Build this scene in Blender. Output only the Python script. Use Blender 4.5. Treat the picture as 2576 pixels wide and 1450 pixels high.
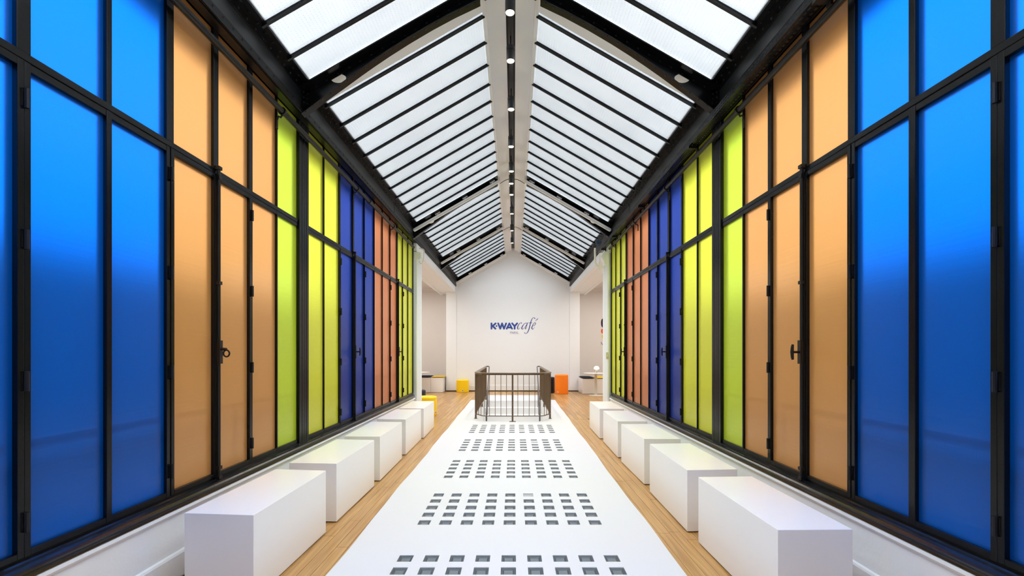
import bpy, bmesh, math, random
from mathutils import Vector, Matrix

random.seed(7)
S = bpy.context.scene
COL = S.collection
for o in list(bpy.data.objects):
    bpy.data.objects.remove(o)

# ------------------------------------------------------------------ camera, sky, exposure
H = 1.45                       # eye height
cam_d = bpy.data.cameras.new('camera')
cam = bpy.data.objects.new('camera', cam_d)
COL.objects.link(cam)
cam.location = (0.037, 0.0, H)
cam.rotation_euler = (math.pi / 2, 0, 0)
cam_d.sensor_width = 36.0
cam_d.lens = 16.0
cam_d.shift_x = -(1293 - 1288) / 2576
cam_d.shift_y = (884.5 - 725) / 2576
cam_d.clip_start = 0.02
S.camera = cam

W = bpy.data.worlds.new('overcast_sky')
S.world = W
W.use_nodes = True
nt = W.node_tree
nt.nodes.clear()
w_out = nt.nodes.new('ShaderNodeOutputWorld')
w_bg = nt.nodes.new('ShaderNodeBackground')
w_tc = nt.nodes.new('ShaderNodeTexCoord')
w_sep = nt.nodes.new('ShaderNodeSeparateXYZ')
w_mr = nt.nodes.new('ShaderNodeMapRange')
nt.links.new(w_tc.outputs['Generated'], w_sep.inputs[0])
nt.links.new(w_sep.outputs['Z'], w_mr.inputs['Value'])
w_mr.inputs['From Min'].default_value = 0.0
w_mr.inputs['From Max'].default_value = 1.0
w_mr.inputs['To Min'].default_value = 1 / 3      # overcast sky: zenith three times the horizon
w_mr.inputs['To Max'].default_value = 1.0
SKY = 4.7
w_mul = nt.nodes.new('ShaderNodeMath')
w_mul.operation = 'MULTIPLY'
w_mul.inputs[1].default_value = SKY
nt.links.new(w_mr.outputs[0], w_mul.inputs[0])
w_bg.inputs['Color'].default_value = (0.91, 0.962, 1.0, 1)
nt.links.new(w_mul.outputs[0], w_bg.inputs['Strength'])
nt.links.new(w_bg.outputs[0], w_out.inputs[0])

S.view_settings.view_transform = 'Standard'
S.view_settings.look = 'None'
S.view_settings.gamma = 1.0
S.view_settings.use_curve_mapping = False
S.view_settings.exposure = 0.84
S.cycles.max_bounces = 14
S.cycles.diffuse_bounces = 8
S.cycles.glossy_bounces = 5
S.cycles.transmission_bounces = 8
S.cycles.transparent_max_bounces = 12
S.cycles.sample_clamp_indirect = 8.0


def area_lamp(name, loc, size_x, size_y, watts, color):
    d = bpy.data.lights.new(name, 'AREA')
    d.shape = 'RECTANGLE'
    d.size, d.size_y = size_x, size_y
    d.energy = watts
    d.color = color
    o = bpy.data.objects.new(name, d)
    o.location = loc
    COL.objects.link(o)
    return o


# unseen area lamps, added to brighten the two side rooms at the far end
for sx in (-1, 1):
    area_lamp('side_room_lamp', (sx * 3.9, 13.6, 3.70), 2.0, 4.5, 75, (1.0, 0.95, 0.90))

# ------------------------------------------------------------------ helpers
ORIGIN = {}


class MB:
    def __init__(self):
        self.v, self.f = [], []

    def add(self, verts, faces):
        n = len(self.v)
        self.v += [tuple(p) for p in verts]
        self.f += [tuple(i + n for i in fc) for fc in faces]
        return self

    def box(self, x0, x1, y0, y1, z0, z1):
        if x0 > x1: x0, x1 = x1, x0
        if y0 > y1: y0, y1 = y1, y0
        if z0 > z1: z0, z1 = z1, z0
        return self.add([(x0, y0, z0), (x1, y0, z0), (x1, y1, z0), (x0, y1, z0),
                         (x0, y0, z1), (x1, y0, z1), (x1, y1, z1), (x0, y1, z1)],
                        [(0, 3, 2, 1), (4, 5, 6, 7), (0, 1, 5, 4), (1, 2, 6, 5), (2, 3, 7, 6), (3, 0, 4, 7)])

    def prism(self, prof, y0, y1, axis='y'):
        """extrude a closed profile; axis y: profile (x,z); axis z: profile (x,y); axis x: profile (y,z)"""
        n = len(prof)
        def P(p, t):
            if axis == 'y': return (p[0], t, p[1])
            if axis == 'z': return (p[0], p[1], t)
            return (t, p[0], p[1])
        vs = [P(p, y0) for p in prof] + [P(p, y1) for p in prof]
        fs = [tuple(range(n)), tuple(range(2 * n - 1, n - 1, -1))]
        fs += [(i, i + n, (i + 1) % n + n, (i + 1) % n) for i in range(n)]
        return self.add(vs, fs)

    def tube(self, pts, r, n=10, cap=True, closed=False):
        pts = [Vector(p) for p in pts]
        m = len(pts)
        rs = r if isinstance(r, (list, tuple)) else [r] * m
        rings = []
        up = None
        for i, p in enumerate(pts):
            if closed:
                t = (pts[(i + 1) % m] - pts[i - 1]).normalized()
            elif i == 0: t = (pts[1] - p).normalized()
            elif i == m - 1: t = (p - pts[-2]).normalized()
            else: t = ((pts[i + 1] - p).normalized() + (p - pts[i - 1]).normalized()).normalized()
            if up is None:
                up = Vector((0, 0, 1)) if abs(t.z) < 0.9 else Vector((1, 0, 0))
            a = (up - t * up.dot(t)).normalized()
            b = t.cross(a)
            up = a
            rings.append([p + (a * math.cos(2 * math.pi * k / n) + b * math.sin(2 * math.pi * k / n)) * rs[i] for k in range(n)])
        vs = [q for rg in rings for q in rg]
        fs = []
        for i in range(m if closed else m - 1):
            j = (i + 1) % m
            for k in range(n):
                k2 = (k + 1) % n
                fs.append((i * n + k, i * n + k2, j * n + k2, j * n + k))
        if cap and not closed:
            fs.append(tuple(range(n - 1, -1, -1)))
            fs.append(tuple((m - 1) * n + k for k in range(n)))
        return self.add(vs, fs)

    def lathe(self, prof, cx, cy, n=24):
        """prof list of (r,z) from bottom to top"""
        vs, fs = [], []
        m = len(prof)
        for r, z in prof:
            for k in range(n):
                a = 2 * math.pi * k / n
                vs.append((cx + r * math.cos(a), cy + r * math.sin(a), z))
        for i in range(m - 1):
            for k in range(n):
                k2 = (k + 1) % n
                fs.append((i * n + k, i * n + k2, (i + 1) * n + k2, (i + 1) * n + k))
        fs.append(tuple(range(n - 1, -1, -1)))
        fs.append(tuple((m - 1) * n + k for k in range(n)))
        return self.add(vs, fs)

    def dome(self, c, axis, r):
        """a small rivet head: a six-sided cap rising along axis"""
        c = Vector(c); a = Vector(axis).normalized()
        u = a.orthogonal().normalized(); w = a.cross(u)
        vs = []
        for rr, h in ((r, 0), (r * 0.7, r * 0.55)):
            for k in range(6):
                t = math.pi * k / 3
                vs.append(c + (u * math.cos(t) + w * math.sin(t)) * rr + a * h)
        fs = [(k, (k + 1) % 6, (k + 1) % 6 + 6, k + 6) for k in range(6)] + [tuple(range(6, 12))]
        return self.add(vs, fs)

    def build(self, name, mat, parent=None, smooth=False, bevel=0.0, kind=None, label=None, seg=2):
        off = ORIGIN.get(parent.name, Vector((0, 0, 0))) if parent else Vector((0, 0, 0))
        me = bpy.data.meshes.new(name)
        me.from_pydata([(p[0] - off.x, p[1] - off.y, p[2] - off.z) for p in self.v], [], self.f)
        bm = bmesh.new()
        bm.from_mesh(me)
        bmesh.ops.recalc_face_normals(bm, faces=bm.faces)
        if bevel > 0:
            es = [e for e in bm.edges if len(e.link_faces) == 2 and e.calc_face_angle(0) > 0.6]
            bmesh.ops.bevel(bm, geom=es, offset=bevel, segments=seg, affect='EDGES', profile=0.5)
        bm.to_mesh(me)
        bm.free()
        if smooth:
            for p in me.polygons: p.use_smooth = True
            me.set_sharp_from_angle(angle=math.radians(40))
        me.materials.append(mat)
        o = bpy.data.objects.new(name, me)
        COL.objects.link(o)
        if parent:
            o.parent = parent
            ORIGIN[o.name] = off
        if kind: o['kind'] = kind
        if label: o['label'] = label
        return o


def tag(o, label, cat, group=None, kind=None):
    o['label'] = label
    o['category'] = cat
    if group: o['group'] = group
    if kind: o['kind'] = kind
    return o


def thing(name, loc, label, cat, group=None, kind=None):
    o = bpy.data.objects.new(name, None)
    o.location = loc
    o.empty_display_size = 0.1
    COL.objects.link(o)
    ORIGIN[o.name] = Vector(loc)
    return tag(o, label, cat, group, kind)


def copy_tree(src, loc, label, parent=None):
    c = src.copy()
    COL.objects.link(c)
    if parent is None:
        c.location = loc
        c['label'] = label
        ORIGIN[c.name] = Vector(loc)
    else:
        c.parent = parent
    for ch in src.children:
        copy_tree(ch, None, None, c)
    return c


# ------------------------------------------------------------------ materials
def mat(name, color, rough=0.5, spec=0.5, metal=0.0, bump=None, coat=0.0, emit=None):
    """bump = (scale, strength, distance) of a noise relief; emit = (colour, strength)"""
    m = bpy.data.materials.new(name)
    m.use_nodes = True
    t = m.node_tree
    b = t.nodes['Principled BSDF']
    b.inputs['Base Color'].default_value = (*color, 1)
    b.inputs['Roughness'].default_value = rough
    b.inputs['Specular IOR Level'].default_value = spec
    b.inputs['Metallic'].default_value = metal
    b.inputs['Coat Weight'].default_value = coat
    if emit:
        b.inputs['Emission Color'].default_value = (*emit[0], 1)
        b.inputs['Emission Strength'].default_value = emit[1]
    if bump:
        tc = t.nodes.new('ShaderNodeTexCoord')
        nz = t.nodes.new('ShaderNodeTexNoise')
        nz.inputs['Scale'].default_value = bump[0]
        nz.inputs['Detail'].default_value = 4
        bp = t.nodes.new('ShaderNodeBump')
        bp.inputs['Strength'].default_value = bump[1]
        bp.inputs['Distance'].default_value = bump[2]
        t.links.new(tc.outputs['Object'], nz.inputs['Vector'])
        t.links.new(nz.outputs['Fac'], bp.inputs['Height'])
        t.links.new(bp.outputs[0], b.inputs['Normal'])
    return m


def srgb(r, g, b):
    def f(c):
        c /= 255
        return c / 12.92 if c <= 0.04045 else ((c + 0.055) / 1.055) ** 2.4
    return (f(r), f(g), f(b))


M_WHITE = mat('white_wall_paint', (0.83, 0.87, 0.90), 0.55, 0.4, bump=(14, 0.25, 0.01))
M_TERR = mat('terrace_zinc', (0.12, 0.125, 0.13), 0.7, 0.3)
M_COURT = mat('court_render', (0.33, 0.33, 0.33), 0.8, 0.2)  # grey of the unseen wall added behind the coloured sheets
M_WARM = mat('warm_wall_paint', (0.68, 0.655, 0.64), 0.6, 0.3, bump=(18, 0.15, 0.01))
M_FLOORW = mat('white_floor_paint', (0.65, 0.665, 0.695), 0.42, 0.45, bump=(5, 0.18, 0.01))
M_STAIRW = mat('white_stair_paint', (0.82, 0.82, 0.82), 0.5, 0.3)
M_BLACK = mat('black_gloss_paint', (0.0050, 0.0058, 0.0070), 0.24, 0.20, bump=(45, 0.22, 0.003))
M_GIRD = mat('black_girder_enamel', (0.008, 0.010, 0.013), 0.34, 1.0, bump=(4, 0.05, 0.006))
M_SILL = mat('black_sill_enamel', (0.006, 0.007, 0.009), 0.16, 0.9, bump=(30, 0.15, 0.003))
M_BLACKM = mat('black_iron', (0.006, 0.006, 0.007), 0.42, 0.35, bump=(80, 0.2, 0.003))
M_BENCH = mat('white_lacquer', (0.87, 0.865, 0.845), 0.30, 0.45)
M_GROOVE = mat('dark_joint', (0.03, 0.022, 0.016), 0.9, 0.1)
M_BLOCK = mat('floor_glass', (0.17, 0.20, 0.215), 0.16, 0.5, bump=(30, 0.12, 0.004))
M_BLOCKE = mat('floor_glass_rim', (0.075, 0.09, 0.10), 0.3, 0.5)
M_BLOCKP = mat('floor_glass_pale', (0.40, 0.42, 0.42), 0.3, 0.5, bump=(40, 0.3, 0.004))
M_BRONZE = mat('bronze_paint', (0.120, 0.076, 0.042), 0.33, 0.5, bump=(90, 0.2, 0.003))
M_HAND = mat('dark_handrail_paint', (0.085, 0.070, 0.075), 0.35, 0.5)
M_RIDGE = mat('ridge_white_panel', (0.86, 0.88, 0.90), 0.2, 0.5, bump=(2.5, 0.12, 0.02))
M_TRIMW = mat('white_metal', (0.86, 0.87, 0.87), 0.35, 0.5)
M_STRIP = mat('pale_rafter_paint', (0.86, 0.87, 0.87), 0.45, 0.4)
M_LAMP_BODY = mat('black_downlight', (0.02, 0.024, 0.03), 0.4, 0.5)
M_LENS = mat('downlight_lens', (1, 0.9, 0.75), 0.4, 0.3, emit=((1.0, 0.78, 0.50), 5.0))
M_TUBE = mat('fluorescent_tube_off', (0.86, 0.86, 0.84), 0.25, 0.5)
M_YEL = mat('yellow_vinyl', srgb(250, 208, 14), 0.45, 0.4, bump=(120, 0.1, 0.002))
M_ORA = mat('orange_vinyl', srgb(250, 132, 20), 0.45, 0.4, bump=(120, 0.1, 0.002))
M_NAVY = mat('navy_vinyl', (0.012, 0.014, 0.022), 0.45, 0.4, bump=(120, 0.1, 0.002))
M_PATCH = mat('white_patch', (0.8, 0.8, 0.8), 0.5, 0.3)
M_PATCHB = mat('patch_blue', srgb(40, 50, 120), 0.5, 0.3)
M_CUSHN = mat('navy_cushion_cloth', (0.015, 0.017, 0.030), 0.9, 0.1, bump=(60, 0.6, 0.01))
M_CUSHY = mat('mustard_cushion_cloth', srgb(212, 178, 70), 0.9, 0.1, bump=(60, 0.6, 0.01))
M_CREAM = mat('cream_metal', (0.66, 0.62, 0.53), 0.4, 0.4)
M_TTOP = mat('pale_table_top', (0.72, 0.71, 0.68), 0.35, 0.5)
M_SHADE = mat('glowing_lamp_shade', (0.9, 0.8, 0.68), 0.4, 0.3, emit=((1.0, 0.84, 0.68), 1.2))
M_BLUEW = mat('blue_cable_sheath', (0.05, 0.10, 0.20), 0.5, 0.4)
M_LOGO = mat('blue_lettering', srgb(62, 84, 158), 0.6, 0.2)
M_LOGO2 = mat('violet_blue_lettering', srgb(70, 72, 140), 0.6, 0.2)
M_LOGO3 = mat('grey_lettering', srgb(165, 160, 182), 0.6, 0.2)
M_EMB1 = mat('emblem_dark', srgb(45, 38, 58), 0.6, 0.2)
M_EMB2 = mat('emblem_orange', srgb(222, 95, 48), 0.6, 0.2)
M_EMB3 = mat('emblem_yellow', srgb(230, 190, 50), 0.6, 0.2)
M_EMB4 = mat('emblem_brown', srgb(85, 70, 66), 0.6, 0.2)


def pane_mat(name, color, film, share=0.55, coat=0.6, rough=0.28):
    """coloured film on glass: satin surface, part of the daylight behind comes through it, scattered"""
    m = mat(name, color, rough, 0.6)
    t = m.node_tree
    b = t.nodes['Principled BSDF']
    b.inputs['Coat Weight'].default_value = coat
    b.inputs['Coat Roughness'].default_value = 0.22
    b.inputs['Coat IOR'].default_value = 1.6
    tc = t.nodes.new('ShaderNodeTexCoord')
    mp = t.nodes.new('ShaderNodeMapping')
    mp.inputs['Scale'].default_value = (0.3, 0.6, 38.0)
    nz = t.nodes.new('ShaderNodeTexNoise')
    nz.inputs['Scale'].default_value = 1.0
    nz.inputs['Detail'].default_value = 3
    bp = t.nodes.new('ShaderNodeBump')
    bp.inputs['Strength'].default_value = 0.22
    bp.inputs['Distance'].default_value = 0.006
    t.links.new(tc.outputs['Object'], mp.inputs[0])
    t.links.new(mp.outputs[0], nz.inputs['Vector'])
    t.links.new(nz.outputs['Fac'], bp.inputs['Height'])
    t.links.new(bp.outputs[0], b.inputs['Normal'])
    rf = t.nodes.new('ShaderNodeBsdfRefraction')
    rf.inputs['Color'].default_value = (*film, 1)
    rf.inputs['Roughness'].default_value = 0.60
    rf.inputs['IOR'].default_value = 1.25
    tl = t.nodes.new('ShaderNodeBsdfTranslucent')
    tl.inputs['Color'].default_value = (*film, 1)
    m1 = t.nodes.new('ShaderNodeMixShader')
    m1.inputs[0].default_value = 0.22
    m2 = t.nodes.new('ShaderNodeMixShader')
    m2.inputs[0].default_value = share
    t.links.new(bp.outputs[0], rf.inputs['Normal'])
    t.links.new(rf.outputs[0], m1.inputs[1])
    t.links.new(tl.outputs[0], m1.inputs[2])
    t.links.new(b.outputs[0], m2.inputs[1])
    t.links.new(m1.outputs[0], m2.inputs[2])
    t.links.new(m2.outputs[0], t.nodes['Material Output'].inputs[0])
    return m


M_CLEAR = bpy.data.materials.new('clear_glass_back')
M_CLEAR.use_nodes = True
_t = M_CLEAR.node_tree
_tr = _t.nodes.new('ShaderNodeBsdfTransparent')
_tr.inputs['Color'].default_value = (0.95, 0.97, 0.97, 1)
_t.links.new(_tr.outputs[0], _t.nodes['Material Output'].inputs[0])


def sheet(s, y0, y1, z0, z1, m, parent, label=None):
    """a glass sheet 6 mm thick whose room side carries the coloured film"""
    o = MB().box(s * XP, s * (XP + 0.006), y0, y1, z0, z1).build('pane', m, parent, label=label)
    o.data.materials.append(M_CLEAR)
    for p in o.data.polygons:
        if not (abs(p.normal.x) > 0.9 and p.normal.x * s < 0): p.material_index = 1
    return o


M_AZURE = pane_mat('azure_sheet', (0.000, 0.060, 0.28), (0.0, 0.118, 0.60), 0.74, 0.6)
M_ORANGE = pane_mat('orange_sheet', (0.80, 0.36, 0.105), (0.46, 0.215, 0.068), 0.54, 0.6)
M_LIME = pane_mat('lime_sheet', (0.70, 0.86, 0.045), (0.39, 0.50, 0.034), 0.50, 0.4)
M_YLIME = pane_mat('yellow_lime_sheet', (0.88, 0.87, 0.045), (0.50, 0.52, 0.038), 0.50, 0.4)
M_INDIGO = pane_mat('indigo_sheet', (0.020, 0.046, 0.31), (0.012, 0.036, 0.22), 0.55, 0.15)
M_SALMON = pane_mat('salmon_sheet', (0.76, 0.26, 0.110), (0.44, 0.150, 0.062), 0.50, 0.3)


def wood_mat():
    m = mat('oak_parquet', (0.5, 0.3, 0.12), 0.3, 0.45)
    t = m.node_tree
    b = t.nodes['Principled BSDF']
    geo = t.nodes.new('ShaderNodeNewGeometry')
    tc = t.nodes.new('ShaderNodeTexCoord')
    mp = t.nodes.new('ShaderNodeMapping')
    mp.inputs['Scale'].default_value = (38, 1.6, 1)
    add = t.nodes.new('ShaderNodeVectorMath')
    add.operation = 'ADD'
    sc = t.nodes.new('ShaderNodeVectorMath')
    sc.operation = 'SCALE'
    sc.inputs[0].default_value = (13, 37, 5)
    t.links.new(geo.outputs['Random Per Island'], sc.inputs['Scale'])
    t.links.new(tc.outputs['Object'], add.inputs[0])
    t.links.new(sc.outputs[0], add.inputs[1])
    t.links.new(add.outputs[0], mp.inputs[0])
    nz = t.nodes.new('ShaderNodeTexNoise')
    nz.inputs['Scale'].default_value = 1.0
    nz.inputs['Detail'].default_value = 5
    nz.inputs['Distortion'].default_value = 0.6
    t.links.new(mp.outputs[0], nz.inputs['Vector'])
    r1 = t.nodes.new('ShaderNodeValToRGB')
    r1.color_ramp.elements[0].position = 0.3
    r1.color_ramp.elements[0].color = (0.41, 0.215, 0.065, 1)
    r1.color_ramp.elements[1].position = 0.72
    r1.color_ramp.elements[1].color = (0.63, 0.38, 0.145, 1)
    t.links.new(nz.outputs['Fac'], r1.inputs[0])
    r2 = t.nodes.new('ShaderNodeValToRGB')
    r2.color_ramp.elements[0].color = (0.70, 0.66, 0.60, 1)
    r2.color_ramp.elements[1].color = (1.0, 1.0, 1.0, 1)
    t.links.new(geo.outputs['Random Per Island'], r2.inputs[0])
    mx = t.nodes.new('ShaderNodeMix')
    mx.data_type = 'RGBA'
    mx.blend_type = 'MULTIPLY'
    mx.inputs['Factor'].default_value = 1.0
    t.links.new(r1.outputs[0], mx.inputs['A'])
    t.links.new(r2.outputs[0], mx.inputs['B'])
    t.links.new(mx.outputs['Result'], b.inputs['Base Color'])
    return m


M_OAK = wood_mat()


def skylight_mat():
    """wired, ribbed roof glass: clear enough to show the sky's brightness, with a diffusing share"""
    m = bpy.data.materials.new('wired_roof_glass')
    m.use_nodes = True
    t = m.node_tree
    t.nodes.clear()
    out = t.nodes.new('ShaderNodeOutputMaterial')
    tr = t.nodes.new('ShaderNodeBsdfTransparent')
    tl = t.nodes.new('ShaderNodeBsdfTranslucent')
    gl = t.nodes.new('ShaderNodeBsdfGlossy')
    gl.inputs['Roughness'].default_value = 0.25
    tl.inputs['Color'].default_value = (0.9, 0.93, 0.95, 1)
    mix1 = t.nodes.new('ShaderNodeMixShader')
    mix1.inputs[0].default_value = 0.22
    mix2 = t.nodes.new('ShaderNodeMixShader')
    fres = t.nodes.new('ShaderNodeFresnel')
    fres.inputs['IOR'].default_value = 1.5
    t.links.new(fres.outputs[0], mix2.inputs[0])
    # the thick dusty glass passes less light the more slantingly it is crossed: exp(-k / cos)
    lw = t.nodes.new('ShaderNodeLayerWeight')
    lw.inputs['Blend'].default_value = 0.5
    co = t.nodes.new('ShaderNodeMath'); co.operation = 'SUBTRACT'; co.inputs[0].default_value = 1.0
    t.links.new(lw.outputs['Facing'], co.inputs[1])
    cm = t.nodes.new('ShaderNodeMath'); cm.operation = 'MAXIMUM'; cm.inputs[1].default_value = 0.05
    t.links.new(co.outputs[0], cm.inputs[0])
    dv = t.nodes.new('ShaderNodeMath'); dv.operation = 'DIVIDE'; dv.inputs[0].default_value = -0.085
    t.links.new(cm.outputs[0], dv.inputs[1])
    ex = t.nodes.new('ShaderNodeMath'); ex.operation = 'EXPONENT'
    t.links.new(dv.outputs[0], ex.inputs[0])
    tc = t.nodes.new('ShaderNodeTexCoord')
    sep = t.nodes.new('ShaderNodeSeparateXYZ')
    t.links.new(tc.outputs['Object'], sep.inputs[0])

    def lines(sock, freq, width, dark):
        mu = t.nodes.new('ShaderNodeMath'); mu.operation = 'MULTIPLY'; mu.inputs[1].default_value = freq
        fr = t.nodes.new('ShaderNodeMath'); fr.operation = 'FRACT'
        lt = t.nodes.new('ShaderNodeMath'); lt.operation = 'LESS_THAN'; lt.inputs[1].default_value = width
        sc = t.nodes.new('ShaderNodeMath'); sc.operation = 'MULTIPLY'; sc.inputs[1].default_value = dark
        t.links.new(sock, mu.inputs[0]); t.links.new(mu.outputs[0], fr.inputs[0])
        t.links.new(fr.outputs[0], lt.inputs[0]); t.links.new(lt.outputs[0], sc.inputs[0])
        return sc.outputs[0]
    a = lines(sep.outputs['X'], 36.0, 0.22, 0.10)
    b = lines(sep.outputs['Y'], 40.0, 0.16, 0.06)
    nz = t.nodes.new('ShaderNodeTexNoise')
    nz.inputs['Scale'].default_value = 2.2
    nz.inputs['Detail'].default_value = 3
    t.links.new(tc.outputs['Object'], nz.inputs['Vector'])
    nm = t.nodes.new('ShaderNodeMath'); nm.operation = 'MULTIPLY'; nm.inputs[1].default_value = 0.22
    t.links.new(nz.outputs['Fac'], nm.inputs[0])
    s1 = t.nodes.new('ShaderNodeMath'); s1.operation = 'ADD'
    t.links.new(a, s1.inputs[0]); t.links.new(b, s1.inputs[1])
    s2 = t.nodes.new('ShaderNodeMath'); s2.operation = 'ADD'
    t.links.new(s1.outputs[0], s2.inputs[0]); t.links.new(nm.outputs[0], s2.inputs[1])
    mx = t.nodes.new('ShaderNodeMix')
    mx.data_type = 'RGBA'
    mx.inputs['A'].default_value = (1.0, 1.0, 1.0, 1)
    mx.inputs['B'].default_value = (0.25, 0.29, 0.33, 1)
    t.links.new(s2.outputs[0], mx.inputs['Factor'])
    at = t.nodes.new('ShaderNodeVectorMath'); at.operation = 'SCALE'
    t.links.new(mx.outputs['Result'], at.inputs[0])
    t.links.new(ex.outputs[0], at.inputs['Scale'])
    t.links.new(at.outputs[0], tr.inputs['Color'])
    t.links.new(tr.outputs[0], mix1.inputs[1])
    t.links.new(tl.outputs[0], mix1.inputs[2])
    t.links.new(mix1.outputs[0], mix2.inputs[1])
    t.links.new(gl.outputs[0], mix2.inputs[2])
    t.links.new(mix2.outputs[0], out.inputs[0])
    return m


M_GLASS = skylight_mat()

# ------------------------------------------------------------------ main measures (metres)
Y0 = -2.6            # wall behind the viewer
YE = 16.5            # face of the end wall
YA = 17.2            # back wall of the side rooms
XP = 2.16            # coloured sheets
XF = 2.14            # front of the window bars
XW = 2.06            # girder web
XS = 1.963           # lower edge of the roof glass
ZE = H + 2.65
SL = 0.5755          # roof pitch
XR = 0.285           # ridge end of the roof glass
def roof(x): return ZE + SL * (XS - abs(x))
ZB, ZT0, ZT1, ZTOP = 0.561, 2.709, 2.784, 3.83

# ------------------------------------------------------------------ floor
floor = MB()
for (a, b, c, d) in ((-5.6, 5.6, Y0, 9.2), (-5.6, -0.86, 9.2, 13.3), (0.86, 5.6, 9.2, 13.3), (-5.6, 5.6, 13.3, YA + 0.2)):
    floor.box(a, b, c, d, -0.30, -0.022)
floor = tag(floor.build('floor', M_GROOVE, kind='structure'), 'oak plank floor with a white painted walkway and inset glass blocks', 'floor')

PW = 0.09
def rows(y0, y1):
    y = y0 - random.random() * 0.9
    out = []
    while y < y1:
        ln = random.choice((0.7, 0.95, 1.2, 1.45))
        a, b = max(y, y0), min(y + ln, y1)
        if b - a > 0.08: out.append((a, b))
        y += ln
    return out

plank_rest = MB()
for s in (-1, 1):
    for k in range(11):
        xa = s * (1.10 + k * PW)
        xb = xa + s * (PW - 0.0026)
        for (a, b) in rows(1.6, 9.7):
            MB().box(xa, xb, a, b - 0.003, -0.022, random.uniform(-0.0008, 0.0)).build('plank', M_OAK, floor)
        for (a, b) in rows(Y0, 1.6):
            plank_rest.box(xa, xb, a, b - 0.002, -0.022, 0)
x = -5.4
while x < 5.4:
    for (a, b) in rows(9.7, YA):
        if abs(x + PW / 2) < 0.87:
            if b < 13.35: continue
            a = max(a, 13.35)
        if abs(x + PW / 2) > 2.15:
            if b < 10.06: continue
            a = max(a, 10.06)
        plank_rest.box(x, x + PW - 0.003, a, b - 0.002, -0.022, 0)
    x += PW
plank_rest.build('far_planks', M_OAK, floor, kind='stuff')

# white painted walkway with openings for the glass blocks and the stairs
PITCH, BS = 0.1803, 0.100
xc = [(-4 + i) * PITCH for i in range(9)]
BANDS = [2.816, 4.215, 5.625, 7.045, 8.515]
yc = []
for i, c in enumerate(BANDS):
    p = 0.1815 + 0.0025 * i
    yc += [c + (j - 2) * p for j in range(5)]
def edge_l(y): return -(1.172 + 0.0058 * max(y - 2, 0)) + 0.006 * math.sin(y * 2.3) + 0.003 * math.sin(y * 6.1)
def edge_r(y): return (1.142 + 0.0095 * max(y - 2, 0)) + 0.006 * math.sin(y * 1.9 + 1) + 0.003 * math.sin(y * 5.3)
xs_cut = [-0.86] + [v for c in xc for v in (c - BS / 2, c + BS / 2)] + [0.86]
ys_cut = [Y0]
for c in yc: ys_cut += [c - BS / 2, c + BS / 2]
ys_cut += [9.15]
ZP = 0.003
strip = MB()
cols = set((xc[i] - BS / 2) for i in range(9))
rws = set((c - BS / 2) for c in yc)
def quad(x0, x1, y0, y1, z=ZP):
    strip.add([(x0, y0, z), (x1, y0, z), (x1, y1, z), (x0, y1, z)], [(0, 1, 2, 3)])
for j in range(len(ys_cut) - 1):
    y0, y1 = ys_cut[j], ys_cut[j + 1]
    for i in range(len(xs_cut) - 1):
        x0, x1 = xs_cut[i], xs_cut[i + 1]
        if x0 in cols and y0 in rws:
            strip.add([(x0, y0, ZP), (x1, y0, ZP), (x1, y1, ZP), (x0, y1, ZP),
                       (x0, y0, -0.02), (x1, y0, -0.02), (x1, y1, -0.02), (x0, y1, -0.02)],
                      [(0, 1, 5, 4), (1, 2, 6, 5), (2, 3, 7, 6), (3, 0, 4, 7)])
        else:
            quad(x0, x1, y0, y1)
def side_ribbon(y0, y1, fn_in_l, fn_in_r, n):
    for k in range(n):
        a = y0 + (y1 - y0) * k / n
        b = y0 + (y1 - y0) * (k + 1) / n
        for e, fi in ((edge_l, fn_in_l), (edge_r, fn_in_r)):
            strip.add([(e(a), a, ZP), (fi(a), a, ZP), (fi(b), b, ZP), (e(b), b, ZP),
                       (e(a), a, 0.0), (e(b), b, 0.0)], [(0, 1, 2, 3), (4, 0, 3, 5)])
side_ribbon(Y0, 9.15, lambda y: -0.86, lambda y: 0.86, 70)
def open_l(y): return -0.57 - 0.26 * (min(max((y - 9.42) / 0.40, 0), 1))
def open_r(y): return -open_l(y)
quad(-0.86, 0.86, 9.15, 9.42)
side_ribbon(9.15, 9.42, lambda y: -0.86, lambda y: 0.86, 2)
side_ribbon(9.42, 9.82, open_l, open_r, 8)
side_ribbon(9.82, 13.55, lambda y: -0.83, lambda y: 0.83, 26)
quad(-0.83, 0.83, 13.30, 15.05)
strip.build('painted_walkway', M_FLOORW, floor, label='white painted walkway down the middle of the floor')

# glass block: rim, sloping sides and a sunk pan, shared mesh
def block_mesh(name, mats):
    me = bpy.data.meshes.new(name)
    h = BS / 2 - 0.001
    def ring(r, z): return [(-r, -r, z), (r, -r, z), (r, r, z), (-r, r, z)]
    v = ring(h, -0.02) + ring(h, -0.004) + ring(h - 0.012, -0.004) + ring(h - 0.020, -0.011)
    f = []
    for lv in range(3):
        for k in range(4):
            f.append((lv * 4 + k, lv * 4 + (k + 1) % 4, lv * 4 + 4 + (k + 1) % 4, lv * 4 + 4 + k))
    f.append((12, 13, 14, 15))
    me.from_pydata(v, [], f)
    for m in mats: me.materials.append(m)
    for i, p in enumerate(me.polygons):
        p.material_index = 0 if i == 12 else 1
    return me
me_block = block_mesh('glass_block', (M_BLOCK, M_BLOCKE))
me_pale = block_mesh('glass_block_pale', (M_BLOCKP, M_BLOCKP))
pale = {(19, 5), (12, 6), (20, 5), (13, 6)}
for j, y in enumerate(yc):
    for i, x in enumerate(xc):
        o = bpy.data.objects.new('glass_block', me_pale if (j, i) in {(9, 5), (18, 6), (21, 5)} else me_block)
        o.location = (x, y, 0.0)
        o.rotation_euler.z = random.uniform(-0.02, 0.02)
        COL.objects.link(o)
        o.parent = floor

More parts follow.
